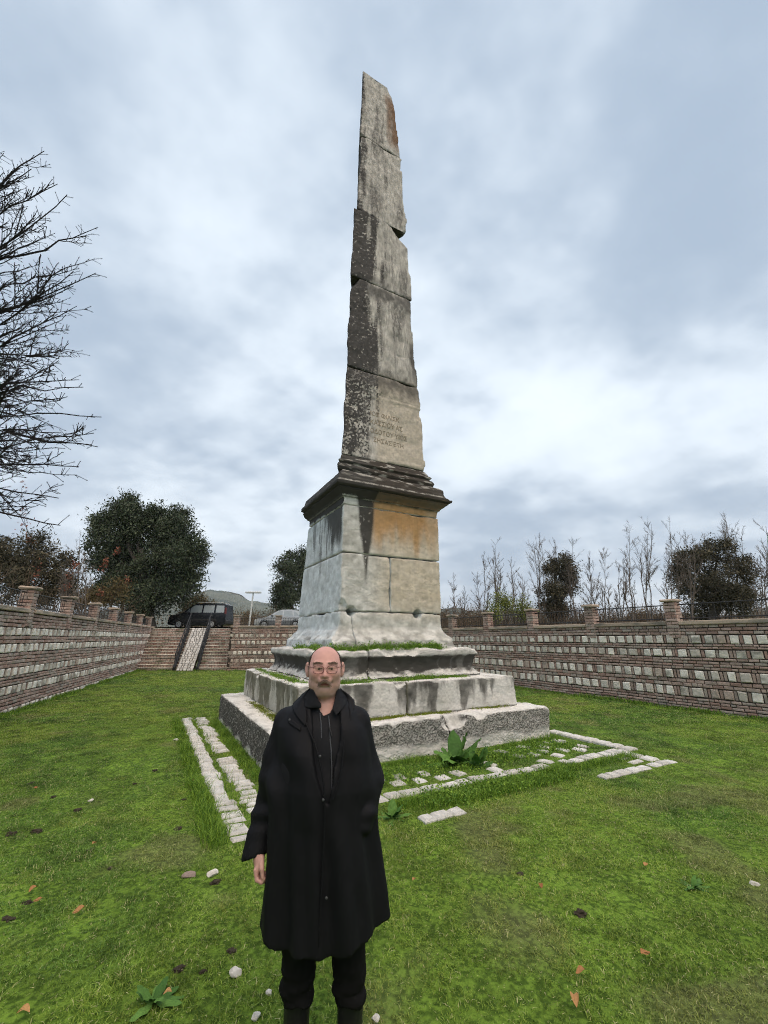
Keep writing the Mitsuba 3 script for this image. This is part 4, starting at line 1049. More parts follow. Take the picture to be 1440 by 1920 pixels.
# ------------------------------------------------------------------ grass
def blade_tile(seed, n, size, h0, h1, w):
    r = rng_(seed)
    x, y = r.uniform(0, size, n), r.uniform(0, size, n)
    a = r.uniform(0, 2 * np.pi, n)
    h = r.uniform(h0, h1, n) * (.55 + .9 * meshkit.noise(np.c_[x * 9, y * 9, 0 * x], seed))
    lean = r.normal(size=(n, 2)) * .55
    b = np.c_[x, y, np.full(n, -.012)]
    s = np.c_[np.cos(a), np.sin(a), 0 * a] * w * r.uniform(.6, 1.3, n)[:, None] / 2
    m = b + np.c_[lean * h[:, None] * .45, h * .62]
    t = b + np.c_[lean * h[:, None] * 1.15, h * .98 - .25 * h * (lean**2).sum(1)]
    v = np.stack([b - s, b + s, m - s * .75, m + s * .75, t], 1).reshape(-1, 3)
    i = np.arange(n)[:, None] * 5
    f = np.vstack([i + [0, 1, 3], i + [0, 3, 2], i + [2, 3, 4]])
    uv = np.repeat(np.c_[r.random(n), r.random(n)], 5, axis=0)
    return (v, f), uv
TILES = []
for i, (n, h0, h1, w) in enumerate(((14000, .014, .036, .0046), (14000, .014, .033, .0046), (14000, .016, .042, .0046), (6500, .02, .045, .0095), (6500, .02, .045, .0095))):
    m, uv = blade_tile(200 + i, n, 1.0, h0, h1, w)
    scene[f'grass_tile_{i}'] = {'type': 'shapegroup', 'blades': mikit.ply(m, 'mat_blade', uv=uv)}
    TILES.append(f'grass_tile_{i}')
def lawn_grass():
    r = rng_(211)
    k = thing('grass', 'short green lawn grass with dry and yellowish patches', kind='stuff')
    n = 0
    for i in range(-18, 20):
        for j in range(0, 26):
            c = np.array([i + .5, j + .5, 0])
            if j + .5 < 1.2 or not pitp.buffer(.35).contains(Polygon([(i + .15, j + .15), (i + .85, j + .15), (i + .85, j + .85), (i + .15, j + .85)])): continue
            q = c - OC
            a, b = q @ OA, q @ OB
            if .75 < a < 4.5 and .75 < b < 4.2: continue
            if abs(c[0]) > .98 * (c[1] + .9) + 1.6: continue
            t = r.integers(0, 3) if j < 10 else r.integers(3, 5)
            z = float(lawn_z(np.array([c[0]]), np.array([c[1]]))[0])
            M = T4().translate([i + .5, j + .5, z]).rotate([0, 0, 1], 90.0 * int(r.integers(0, 4))).translate([-.5, -.5, 0])
            n += 1
            scene[f'{k}__{n:03d}'] = {'type': 'instance', 'shapegroup': {'type': 'ref', 'id': TILES[t]}, 'to_world': M}
lawn_grass()

def strip(key, label, lines, n, h0, h1, w, seed, bsdf, spread=.06, zoff=0.0, leaf=.0):
    """Rank grass and weeds along lines [(A, B, weight)]."""
    r = rng_(seed)
    wts = np.array([l[2] for l in lines], float); wts /= wts.sum()
    k = r.choice(len(lines), n, p=wts)
    A, B = np.array([l[0] for l in lines])[k], np.array([l[1] for l in lines])[k]
    t = r.random(n)
    clump = meshkit.noise(np.c_[t * 23 + k * 7.7, k * 3.1, 0 * t], seed)
    keep = r.random(n) < .25 + 1.1 * clump
    A, B, t, clump = A[keep], B[keep], t[keep], clump[keep]
    n = len(t)
    b = A + (B - A) * t[:, None] + np.c_[r.normal(size=(n, 2)) * spread, np.full(n, zoff)]
    h = r.uniform(h0, h1, n) * (.4 + 1.0 * clump)
    lean = r.normal(size=(n, 2)) * .5
    a = r.uniform(0, 6.28, n)
    s = np.c_[np.cos(a), np.sin(a), 0 * a] * w * r.uniform(.6, 1.3, n)[:, None] / 2
    m = b + np.c_[lean * h[:, None] * .4, h * .6]
    tp = b + np.c_[lean * h[:, None], h * .95]
    v = np.stack([b - s, b + s, m - s * .8, m + s * .8, tp], 1).reshape(-1, 3)
    i = np.arange(n)[:, None] * 5
    f = np.vstack([i + [0, 1, 3], i + [0, 3, 2], i + [2, 3, 4]])
    uv = np.repeat(np.c_[r.random(n), r.random(n)], 5, axis=0)
    parts = [(v, f)]; uvs = [uv]
    if leaf:
        q = n // 2
        j = r.integers(0, n, q)
        c = b[j] + np.c_[r.normal(size=(q, 2)) * spread * .7, h[j] * r.uniform(.3, 1.1, q)]
        l = leaf * r.uniform(.6, 1.4, q)
        lv, lf = leaf_mesh(c, r.normal(size=(q, 3)), r.normal(size=(q, 3)) * .6 + [0, 0, 1], l, l * .7)
        parts.append((lv, lf)); uvs.append(np.repeat(np.c_[r.random(q), r.random(q)], 4, axis=0))
    kk = thing(key, label, kind='stuff')
    put(kk, cat(parts), bsdf, uv=np.vstack(uvs))
aa, pb0, pb1, fa, fb, oa, obb = PA
strip('weeds', 'green weeds and clover on top of the uppermost step at the foot of the pedestal', [(W(1.2, 1.07, 1.56), W(1.9, 1.02, 1.56), .9), (W(1.9, 1.02, 1.57), W(3.3, 1.0, 1.57), 2.2), (W(3.25, 1.02, 1.57), W(3.5, 1.02, 1.57), .9), (W(1.1, 1.2, 1.56), W(1.08, 2.6, 1.56), 1.3)], 5200, .04, .14, .007, 221, 'mat_weed', .05, 0, .035)
strip('weeds', 'yellow-green grass along the middle step under the moulded blocks', [(W(.7, .60, 1.06), W(2.4, .63, 1.06), 1), (W(2.3, .64, 1.06), W(3.9, .66, 1.06), 1.6), (W(.62, .7, 1.06), W(.68, 4.2, 1.06), 2.0)], 7500, .02, .08, .007, 222, 'mat_weed', .055, 0, .025)
strip('weeds', 'mossy yellow grass in the seam above the lowest step', [(W(1.3, .34, .53), W(3.2, .36, .53), 1.3), (W(.32, .5, .53), W(.36, 3.3, .53), 1.8), (W(3.8, .38, .53), W(4.6, .4, .53), .25)], 5200, .015, .05, .007, 223, 'mat_moss', .045, 0, .02)
strip('weeds', 'long bright grass along the paving and the foot of the lowest step', [(W(-.10, .0, 0), W(-.12, 4.6, 0), 2.2), (W(aa - .12, pb0, 0), W(aa - .1, pb1, 0), 2.6), (W(.6, -.2, 0), W(5.2, -.2, 0), 1.6), (W(aa + .245, pb0 + .2, 0), W(aa + .245, pb1, 0), .35), (W(1.0, fb - .22, 0), W(fa, fb - .2, 0), 2.6), (W(1.2, fb - .4, 0), W(3.6, fb - .42, 0), 1.2)], 26000, .05, .12, .006, 224, 'mat_weed', .06)
strip('weeds', 'clover and low weeds between the paving stones in front of the steps', [(W(.8, -.45, 0), W(5.0, -.45, 0), 1), (W(.8, -.75, 0), W(5.0, -.72, 0), 1), (W(1.4, fb - .25, 0), W(3.6, fb - .3, 0), 1.2)], 14000, .03, .09, .006, 225, 'mat_weed', .12, 0, .03)
strip('weeds', 'grass growing at the foot of the walls', [(lw(-3) + LWn * .1, lw(15) + LWn * .1, 2), (rw(-4) + RWn * .1, rw(9) + RWn * .1, 1.6), (V2(-9, 25.2, 0), V2(-4, 25.2, 0), .5), (V2(-14, 25.2, 0), V2(-9, 25.2, 0), .4)], 16000, .05, .13, .012, 226, 'mat_weed', .09)

def broadleaf(label, pos, n, L, seed):
    k = thing('dock_plant', label, 'plant')
    r = rng_(seed)
    for i in range(n):
        az = 2 * np.pi * (i / n) * 2.4 + r.uniform(-.3, .3)
        el = math.radians(r.choice([r.uniform(55, 85), r.uniform(15, 55), r.uniform(2, 25)]))
        l = L * r.uniform(.5, 1.1)
        d = np.array([math.cos(az) * math.cos(el), math.sin(az) * math.cos(el), math.sin(el)])
        side = np.array([-math.sin(az), math.cos(az), 0])
        nn = np.cross(side, d)
        t = np.linspace(0, 1, 9)
        mid = pos + np.outer(t, d) * l - np.outer(t**2.4, [0, 0, 1]) * l * r.uniform(.15, .5) * math.cos(el) + np.outer(t * t, np.array([math.cos(az), math.sin(az), 0])) * .05
        mid[:, 2] = np.maximum(mid[:, 2], pos[2] + .01)
        wd = l * r.uniform(.17, .26) * np.sin(np.clip((t - .16) / .84, 0, 1)**.75 * np.pi)**.8 + .006
        wv = .022 * L / .6 * np.sin(t * 17 + i * 1.7)
        Lf = mid + side * wd[:, None] + nn * (wd * .35 + wv)[:, None]
        Rt = mid - side * wd[:, None] + nn * (wd * .35 - wv)[:, None]
        v = np.stack([Lf, mid, Rt], 1).reshape(-1, 3)
        a = np.arange(8)[:, None] * 3
        f = np.vstack([a + [0, 1, 4], a + [0, 4, 3], a + [1, 2, 5], a + [1, 5, 4]])
        put(f'{k}__leaf', (v, f), 'mat_dock', True, uv=np.full((len(v), 2), r.random()))
broadleaf('dock plant with big upright dark green leaves growing against the lowest step', gnd(858, 1432), 17, .52, 231)
broadleaf('small broad-leaved plant beside the dock plant, on its left', gnd(815, 1412), 8, .3, 232)
broadleaf('drooping broad-leaved weed on the right of the dock plant', gnd(893, 1440), 7, .34, 233)
broadleaf('low dark weed rosette at the bottom left of the lawn', gnd(288, 1880), 11, .10, 234)
broadleaf('leafy weed in the grass on the right of the lawn', gnd(1300, 1665), 9, .11, 235)
broadleaf('low green weed just right of the coat, at the paving edge', gnd(735, 1535), 14, .17, 236)

# litter on the lawn
def lump(name, label, c, pos, rad, seed, bsdf, group=None, sq=.6, rag=.25):
    r = rng_(seed)
    s = trimesh.creation.icosphere(subdivisions=3)
    v = np.array(s.vertices)
    q = r.normal(size=(7, 3)); q /= np.linalg.norm(q, axis=1, keepdims=True)
    for a in q: v = v - np.outer(np.maximum(v @ a - r.uniform(.55, .85), 0), a)
    v = v * (1 + rag * (meshkit.fbm(v * 2.2 + seed, 3, seed)[:, None] - .5)) * rad * [1, r.uniform(.7, 1.1), sq]
    k = thing(name, label, c, group)
    put(k, (v + pos + [0, 0, rad * sq * .30], s.faces), bsdf, 35)
for i, (x, y, rad, w) in enumerate(((441, 1826, .036, 'biggest one, left of the trousers'), (398, 1640, .045, 'in the bare patch left of the hand'), (1417, 1660, .04, 'by the right edge of the lawn'), (170, 1502, .03, 'far left among dark clods'), 
                                 (505, 1862, .02, 'tiny one beside the left boot'), (480, 1908, .026, 'at the bottom edge left of the boots'),  (330, 1389, .05, 'left of the first paving stone'), (705, 1912, .022, 'at the bottom edge right of the boots'))):
    lump('stone', f'small white stone lying in the grass, {w}', 'stone', gnd(x, y), rad, 240 + i, 'mat_whitestone')
rr_ = rng_(251)
CLODS = ['left of the biggest pale stone', 'just left of the biggest pale stone, small', 'far left, topmost of the left edge', 'far left, wide', 'at the left edge, wide', 'left of the lawn beside a white stone', 'left of the bare patch, by the paving', 'left of the slabs, above another', 'beside the yellowish leaf on the left', 'above the leaf on the left, wide', 'below the leaf at the left edge', 'lowest at the left edge', 'right of the coat, small', 'in the middle of the right half, widest there', 'right of the coat, tiny', 'in the bare patch by the hand', 'at the right end of the lower bare patch', 'in the upper left of the lawn, single', 'beside the far left leaf', 'upper left, nearest to the far paving', 'left of the paving, narrow']
for i, (x, y, rad) in enumerate(((335, 1818, .035), (380, 1822, .02), (60, 1470, .05), (70, 1560, .06), (20, 1565, .05), (145, 1520, .05), (335, 1555, .045), (360, 1480, .05), (205, 1630, .03), (170, 1595, .04), (50, 1695, .04), (15, 1725, .04), (975, 1640, .03), (1090, 1715, .045), (1040, 1620, .025), (405, 1655, .045), (435, 1785, .03), (252, 1470, .03), (100, 1495, .04), (290, 1445, .04), (345, 1500, .03))):
    lump('clod', f'dark clod of earth in the grass, {CLODS[i]}', 'clod', gnd(x, y), rad * .9, 260 + i, 'mat_clod', 'dark clods of earth in the grass', .38, 1.7)
lump('brown_stone', 'flat reddish-brown stone in the bare patch left of the hand', 'stone', gnd(355, 1643), .06, 290, 'mat_brick', None, .35)
for i, (x, y, L, w) in enumerate(((145, 1720, .075, 'brightest orange one, on the left of the lawn'), (65, 1484, .07, 'far left near dark clods'), (175, 1590, .06, 'beside a dark clod on the left'), (60, 1678, .06, 'at the left edge beside a clod'), (312, 1878, .04, 'beside the low weed rosette'), (1080, 1893, .07, 'at the bottom edge on the right'), (1213, 1803, .07, 'reddish, on the right of the lawn'), (1212, 1632, .06, 'in the middle right of the lawn'),
                               (776, 1660, .05, 'yellow, nearest to the coat on the right'), (1015, 1672, .05, 'in the middle of the lawn'), (40, 1915, .06, 'in the bottom left corner'), (365, 1470, .06, 'beside the paving on the left'), (1090, 1838, .06, 'pale and thin, near the bottom right'), (68, 1700, .05, 'second at the left edge'))):
    k = thing('fallen_leaf', f'dry fallen leaf in the grass, {w}', 'leaf')
    r = rng_(300 + i)
    t = np.linspace(0, 1, 7); wd = L * .26 * np.sin(np.pi * t**.8) + .002
    az = r.uniform(0, 6.28)
    v = np.stack([np.c_[(t - .5) * L, s * wd, .03 + .10 * L * np.cos(t * 5 + i) + abs(s) * wd * .9] for s in (-1, 0, 1)], 1).reshape(-1, 3)
    R = np.array([[math.cos(az), -math.sin(az), 0], [math.sin(az), math.cos(az), 0], [0, 0, 1]])
    a = np.arange(6)[:, None] * 3
    put(k, (v @ R.T + gnd(x, y) + [0, 0, .006], np.vstack([a + [0, 1, 4], a + [0, 4, 3], a + [1, 2, 5], a + [1, 5, 4]])), 'mat_drieddleaf', True, uv=np.full((len(v), 2), r.random()))

# ------------------------------------------------------------------ cars and lamp on the upper level
def extrude(poly, x0, x1, taper=None, edge=.05):
    """A side profile [(along, up)] swept across the car's width with rounded flanks; taper(up) is the half-width factor."""
    P = Polygon(poly)
    rings = []
    for off, w in ((-edge, 1.0), (-edge * .3, .965), (0, .90)):
        rings.append((off, w))
    m = trimesh.creation.extrude_polygon(P, 1.0, engine='earcut')
    v = np.array(m.vertices); m = trimesh.Trimesh(v, m.faces)
    m = m.subdivide_to_size(.35)
    v = np.array(m.vertices)
    h = v[:, 2] - .5
    wd = np.vectorize(taper)(v[:, 1])
    return np.c_[v[:, 0], h * 2 * wd, v[:, 1]], np.array(m.faces)

def car(label, cat_, origin, az, length, profile, belt, tw, windows, wheels, wr, paint, extras):
    """profile, windows in metres: x from the nose back, z up; side windows lie just outside the tapering body side."""
    k = thing('parked_car', label, cat_)
    c, s = math.cos(az), math.sin(az)
    R = np.array([[c, -s, 0], [s, c, 0], [0, 0, 1]])
    def add(name, m, bsdf, smooth=False):
        v, f = vf(m)
        return put(f'{k}__{name}', (np.asarray(v) @ R.T + origin, f), bsdf, smooth)
    def taper(z): return .84 - max(z - belt, 0) * tw - .10 * max(.45 - z, 0)
    body = extrude(profile, 0, 1, taper)
    add('body', body, paint, 28)
    for nm, poly in windows:
        for side in (-1, 1):
            P = Polygon(poly).buffer(-.03).buffer(.03)
            m = trimesh.creation.extrude_polygon(P, .012, engine='earcut').subdivide_to_size(.4)
            v = np.array(m.vertices)
            y = np.array([taper(z) for z in v[:, 1]])
            vv = np.c_[v[:, 0], side * (y - .004 + v[:, 2]), v[:, 1]]
            add(nm, (vv, m.faces if side > 0 else m.faces[:, ::-1]), 'mat_carglass')
    for i, x in enumerate(wheels):
        for side in (-1, 1):
            t = trimesh.creation.revolve([(wr * .62, -.09), (wr * .96, -.1), (wr, -.07), (wr, .07), (wr * .96, .1), (wr * .62, .09), (wr * .62, -.09)], sections=28)
            v = np.array(t.vertices)[:, [0, 2, 1]] + [x, side * .77, wr]
            w = f'{k}__wheel' if not (i or side > 0) else None
            wk = put(f'{k}__wheel', (v @ R.T + origin, np.array(t.faces)), 'mat_tyre', 40)
            rim = [vf(trimesh.creation.revolve([(wr * .5, -.02), (wr * .64, -.03), (wr * .64, .05), (wr * .5, .05), (wr * .5, -.02)], sections=24))]
            for q in range(6):
                a = q * math.pi / 3
                rim.append(box(.02, wr * .58, -.028, .028, -.01, .03)); b = rim[-1][0]
                rim[-1] = (np.c_[b[:, 0] * math.cos(a) - b[:, 1] * math.sin(a), b[:, 0] * math.sin(a) + b[:, 1] * math.cos(a), b[:, 2]], rim[-1][1])
            rv, rf = cat(rim)
            rv = np.c_[rv[:, 0], side * (rv[:, 2] + .06), rv[:, 1]] + [x, side * .77, wr]
            put(f'{wk}__rim', (rv @ R.T + origin, rf), 'mat_rim')
            arch = tubes([(np.array([[x + (wr + .06) * math.cos(a), side * (taper(.5) + .004), wr + (wr + .06) * math.sin(a)] for a in np.linspace(-.1, math.pi + .1, 14)]), .03)], 5)
            add('wheel_arch', arch, 'mat_blackplastic')
    for nm, m, bs in extras: add(nm, m, bs)
    return k
# van: nose at the left, seen from its left flank
van_prof = [(0.02, .25), (0, .55), (.06, .82), (.22, .95), (1.0, 1.10), (1.62, 1.66), (1.9, 1.78), (2.6, 1.84), (4.05, 1.82), (4.22, 1.72), (4.28, 1.0), (4.3, .5), (4.24, .27), (3.72, .22), (3.62, .5), (3.3, .62), (2.98, .5), (2.88, .2), (1.28, .2), (1.18, .5), (.85, .62), (.52, .5), (.42, .22)]
v0 = at(318, 1178, 32.6); v0[2] = TERR; v0[1] = 33.0
van_ex = [('headlight', rbox(.02, .30, -.8, -.5, .72, .9, .04), 'mat_lamp'), ('headlight', rbox(.02, .30, .5, .8, .72, .9, .04), 'mat_lamp'), ('bumper', rbox(-.05, .3, -.82, .82, .3, .55, .06), 'mat_blackplastic'), ('bumper', rbox(4.1, 4.36, -.82, .82, .3, .6, .06), 'mat_blackplastic'),
          ('mirror', rbox(1.35, 1.5, -1.02, -.84, 1.06, 1.24, .04), 'mat_blackplastic'), ('mirror', rbox(1.35, 1.5, .84, 1.02, 1.06, 1.24, .04), 'mat_blackplastic'), ('door_trim', rbox(.9, 3.6, -.865, -.83, .56, .66, .01), 'mat_blackplastic'),
          ('door_handle', rbox(2.2, 2.4, -.868, -.835, .98, 1.02, .01), 'mat_blackplastic'), ('door_handle', rbox(2.62, 2.8, -.868, -.835, .98, 1.02, .01), 'mat_blackplastic'), ('tail_light', rbox(4.16, 4.3, -.83, -.7, 1.0, 1.5, .03), 'mat_frame'),
          ('roof_rail', tubes([(np.array([[2.0, -.62, 1.83], [2.05, -.62, 1.9], [3.9, -.62, 1.9], [3.98, -.62, 1.83]]), .022)], 5), 'mat_whitepaint'), ('roof_rail', tubes([(np.array([[2.0, .62, 1.83], [2.05, .62, 1.9], [3.9, .62, 1.9], [3.98, .62, 1.83]]), .022)], 5), 'mat_whitepaint'),
          ('door_seam', tubes([(np.array([[2.5, -.845, .3], [2.5, -.846, 1.05]]), .008)], 4), 'mat_iron'), ('door_seam', tubes([(np.array([[3.42, -.845, .66], [3.42, -.846, 1.05]]), .008)], 4), 'mat_iron')]
car('dark navy small van parked at the top of the stairs', 'van', v0, 0.0, 4.3, van_prof, 1.02, .20,
    [('windscreen_quarter', [(1.3, 1.16), (1.52, 1.16), (1.52, 1.5)]), ('side_window', [(1.58, 1.14), (2.44, 1.14), (2.44, 1.68), (1.84, 1.68), (1.6, 1.5)]), ('side_window', [(2.56, 1.14), (3.36, 1.14), (3.36, 1.68), (2.56, 1.68)]), ('side_window', [(3.5, 1.14), (4.14, 1.14), (4.08, 1.66), (3.5, 1.68)])],
    [.85, 3.3], .30, 'mat_navy', van_ex)
car_prof = [(0.02, .25), (0, .5), (.05, .66), (.3, .76), (1.0, .88), (1.7, 1.30), (2.1, 1.42), (2.8, 1.44), (3.4, 1.32), (3.85, 1.02), (4.0, .9), (4.05, .5), (4.0, .27), (3.6, .2), (3.5, .45), (3.2, .57), (2.9, .45), (2.8, .18), (1.2, .18), (1.1, .45), (.8, .57), (.5, .45), (.4, .22)]
c0 = at(478, 1174, 33.5); c0[2] = TERR; c0[1] = 34.0
car('silver-grey hatchback parked behind the back wall, half hidden by the pedestal', 'car', c0, 0.0, 4.05, car_prof, .9, .28,
    [('side_window', [(1.35, .93), (2.15, .93), (2.15, 1.34), (1.9, 1.34)]), ('side_window', [(2.25, .93), (3.0, .93), (2.85, 1.34), (2.25, 1.36)]), ('rear_quarter_window', [(3.08, .95), (3.45, .97), (3.2, 1.25), (2.98, 1.32)])],
    [.8, 3.2], .3, 'mat_silver', [('headlight', rbox(.02, .35, -.78, -.5, .56, .7, .03), 'mat_lamp'), ('headlight', rbox(.02, .35, .5, .78, .56, .7, .03), 'mat_lamp'), ('bumper', rbox(-.05, .25, -.8, .8, .26, .48, .05), 'mat_greypaint'), ('lower_body_panel', rbox(.95, 3.05, -.862, -.82, .2, .62, .03), 'mat_greypaint'),
      ('mirror', rbox(1.3, 1.45, -1.0, -.82, .9, 1.04, .03), 'mat_greypaint'), ('door_handle', rbox(2.0, 2.15, -.86, -.83, .82, .86, .01), 'mat_blackplastic')])
lk = thing('lamp_post', 'slim white lamp post with a flat T-shaped head behind the back wall', 'lamp post')
l0 = at(467, 1172, 30.5); l0[2] = TERR
l1 = at(475, 1111, 30.5)
put(f'{lk}__post', tubes([(np.array([l0, l1]), np.array([.06, .05]))], 8), 'mat_whitepaint', 40)
hb = rbox(-.55, .55, -.16, .16, -.05, .06, .03)
put(f'{lk}__head', (hb[0] + l1, hb[1]), 'mat_whitepaint')

# ------------------------------------------------------------------ the man
MAN = thing('person', 'bald man with glasses and a moustache in a long black coat standing before the obelisk', 'person')
XC, YC, ZC = -.3135, 2.36, 1.622           # the middle of his head
YAW = math.radians(8)                       # the head faces the camera
def hd(x, y, z):
    return np.array([XC + x * math.cos(YAW) - y * math.sin(YAW), YC + x * math.sin(YAW) + y * math.cos(YAW), ZC + z])

def man_body():
    fine = lambda a, b, h: np.arange(a, b, h)
    xs = np.unique(np.round(np.r_[fine(-.72, .1, .016), fine(-.43, -.19, .0035), fine(-.655, -.50, .0045)], 4))
    ys = np.unique(np.round(np.r_[fine(2.1, 2.62, .016), fine(2.2, 2.47, .0035)], 4))
    zs = np.unique(np.round(np.r_[fine(.0, 1.78, .016), fine(1.44, 1.75, .0035), fine(.70, .87, .0045)], 4))
    S = Sdf(xs, ys, zs)
    q = lambda p: hd(*p)
    # skull, face, jaw, neck
    S.ell(q((0, .012, .022)), (.0835, .104, .094), .001, rot=YAW)
    S.ell(q((0, -.03, -.022)), (.0775, .075, .080), .03, rot=YAW)
    S.ell(q((0, -.032, -.074)), (.068, .060, .042), .025, rot=YAW)
    S.ell(q((0, -.070, -.092)), (.030, .022, .021), .025, rot=YAW)
    for s in (-1, 1):
        S.ell(q((s * .050, -.022, -.068)), (.026, .04, .034), .03, rot=YAW)
        S.ell(q((s * .046, -.070, -.016)), (.026, .024, .024), .025, rot=YAW)
    S.cap(q((0, .018, -.06)), q((0, .030, -.19)), .066, .076, .03)
    S.ell(q((0, -.035, -.112)), (.050, .045, .024), .03, rot=YAW)
    for s in (-1, 1):
        S.cap(q((s * .014, -.092, .030)), q((s * .052, -.078, .032)), .012, .010, .014)
        S.ell(q((s * .032, -.1065, .010)), (.021, .017, .0145), .012, -1, rot=YAW)
        S.ell(q((s * .032, -.0865, .0095)), (.0165, .0125, .013), .006, rot=YAW)
        S.cap(q((s * .015, -.0965, .0030)), q((s * .046, -.089, .0022)), .0045, .0042, .006)     # lower lid
        S.cap(q((s * .014, -.0985, .0175)), q((s * .048, -.089, .0165)), .0066, .0058, .006)   # upper lid
        S.cap(q((s * .019, -.105, -.034)), q((s * .036, -.088, -.060)), .0035, .0035, .012, -1)  # fold beside the mouth
    S.cap(q((0, -.098, .018)), q((0, -.119, -.020)), .0088, .0115, .012)
    S.ell(q((0, -.117, -.024)), (.0112, .0105, .0095), .008, rot=YAW)
    for s in (-1, 1):
        S.ell(q((s * .0135, -.108, -.0255)), (.0085, .011, .0085), .006, rot=YAW)
        S.ell(q((s * .0065, -.117, -.034)), (.0035, .004, .0035), .003, -1, rot=YAW)
    S.cap(q((-.02, -.1, -.046)), q((.02, -.1, -.046)), .012, .012, .016)
    S.cap(q((-.018, -.1015, -.069)), q((.018, -.1015, -.069)), .0065, .0065, .009)            # lower lip
    S.cap(q((-.026, -.106, -.0615)), q((.026, -.106, -.0615)), .0035, .0035, .006, -1)         # mouth line
    S.cap(q((-.02, -.105, -.080)), q((.02, -.105, -.080)), .005, .005, .012, -1)
    for s in (-1, 1):                                                                         # ears
        S.ell(q((s * .092, .012, .004)), (.0125, .021, .0335), .008, rot=YAW + s * -.35)
        S.ell(q((s * .089, .010, -.026)), (.009, .011, .014), .008, rot=YAW)
        S.ell(q((s * .100, .000, .008)), (.0075, .011, .019), .005, -1, rot=YAW + s * -.35)
    # trunk and limbs, under the clothes
    S.cap((-.31, 2.39, 1.36), (-.30, 2.38, 1.0), .13, .15, .05, sq=(1.15, .85, 1))
    S.cap((-.30, 2.38, 1.0), (-.28, 2.37, .86), .14, .13, .05)
    S.cap((-.46, 2.38, 1.36), (-.18, 2.38, 1.36), .07, .07, .05)
    S.cap((-.49, 2.385, 1.36), (-.560, 2.40, 1.08), .055, .045, .04)
    S.cap((-.560, 2.40, 1.08), (-.585, 2.315, .855), .042, .030, .03)
    S.cap((-.152, 2.385, 1.36), (-.094, 2.41, 1.13), .055, .045, .04)
    S.cap((-.094, 2.41, 1.13), (-.11, 2.29, .985), .042, .030, .03)
    S.ell((-.125, 2.285, .945), (.028, .035, .04), .03)
    for hx, kx, ax in ((-.365, -.376, -.378), (-.19, -.160, -.148)):
        S.cap((hx, 2.375, .86), (kx, 2.345, .50), .085, .055, .04)
        S.cap((kx, 2.345, .50), (ax, 2.37, .10), .052, .038, .03)
        S.cap((ax, 2.38, .05), (ax, 2.22, .04), .04, .034, .03)
    # the hand that hangs: palm, thumb along the front, four curled fingers
    S.cap((-.585, 2.315, .86), (-.578, 2.30, .815), .027, .030, .02, sq=(.75, 1.15, 1))
    S.cap((-.575, 2.30, .82), (-.570, 2.285, .785), .030, .028, .015, sq=(.7, 1.2, 1))
    k = .006
    for i, (dy, L) in enumerate(((-.030, .90), (-.011, 1.0), (.008, .95), (.026, .78))):
        p0 = np.array([-.578 + .002 * i, 2.288 + dy, .782])
        p1 = p0 + np.array([.012, -.006, -.036]) * L
        p2 = p1 + np.array([.024, -.002, -.010]) * L
        p3 = p2 + np.array([.014, .0, .014]) * L
        S.cap(p0, p1, .0095, .0088, k); S.cap(p1, p2, .0088, .0080, k); S.cap(p2, p3, .0080, .0070, k)
    S.cap((-.558, 2.275, .82), (-.548, 2.252, .790), .013, .0105, .008)
    S.cap((-.548, 2.252, .790), (-.541, 2.248, .760), .0100, .0082, .005)
    put(f'{MAN}__body', S.mesh(), 'mat_skin', True)
man_body()

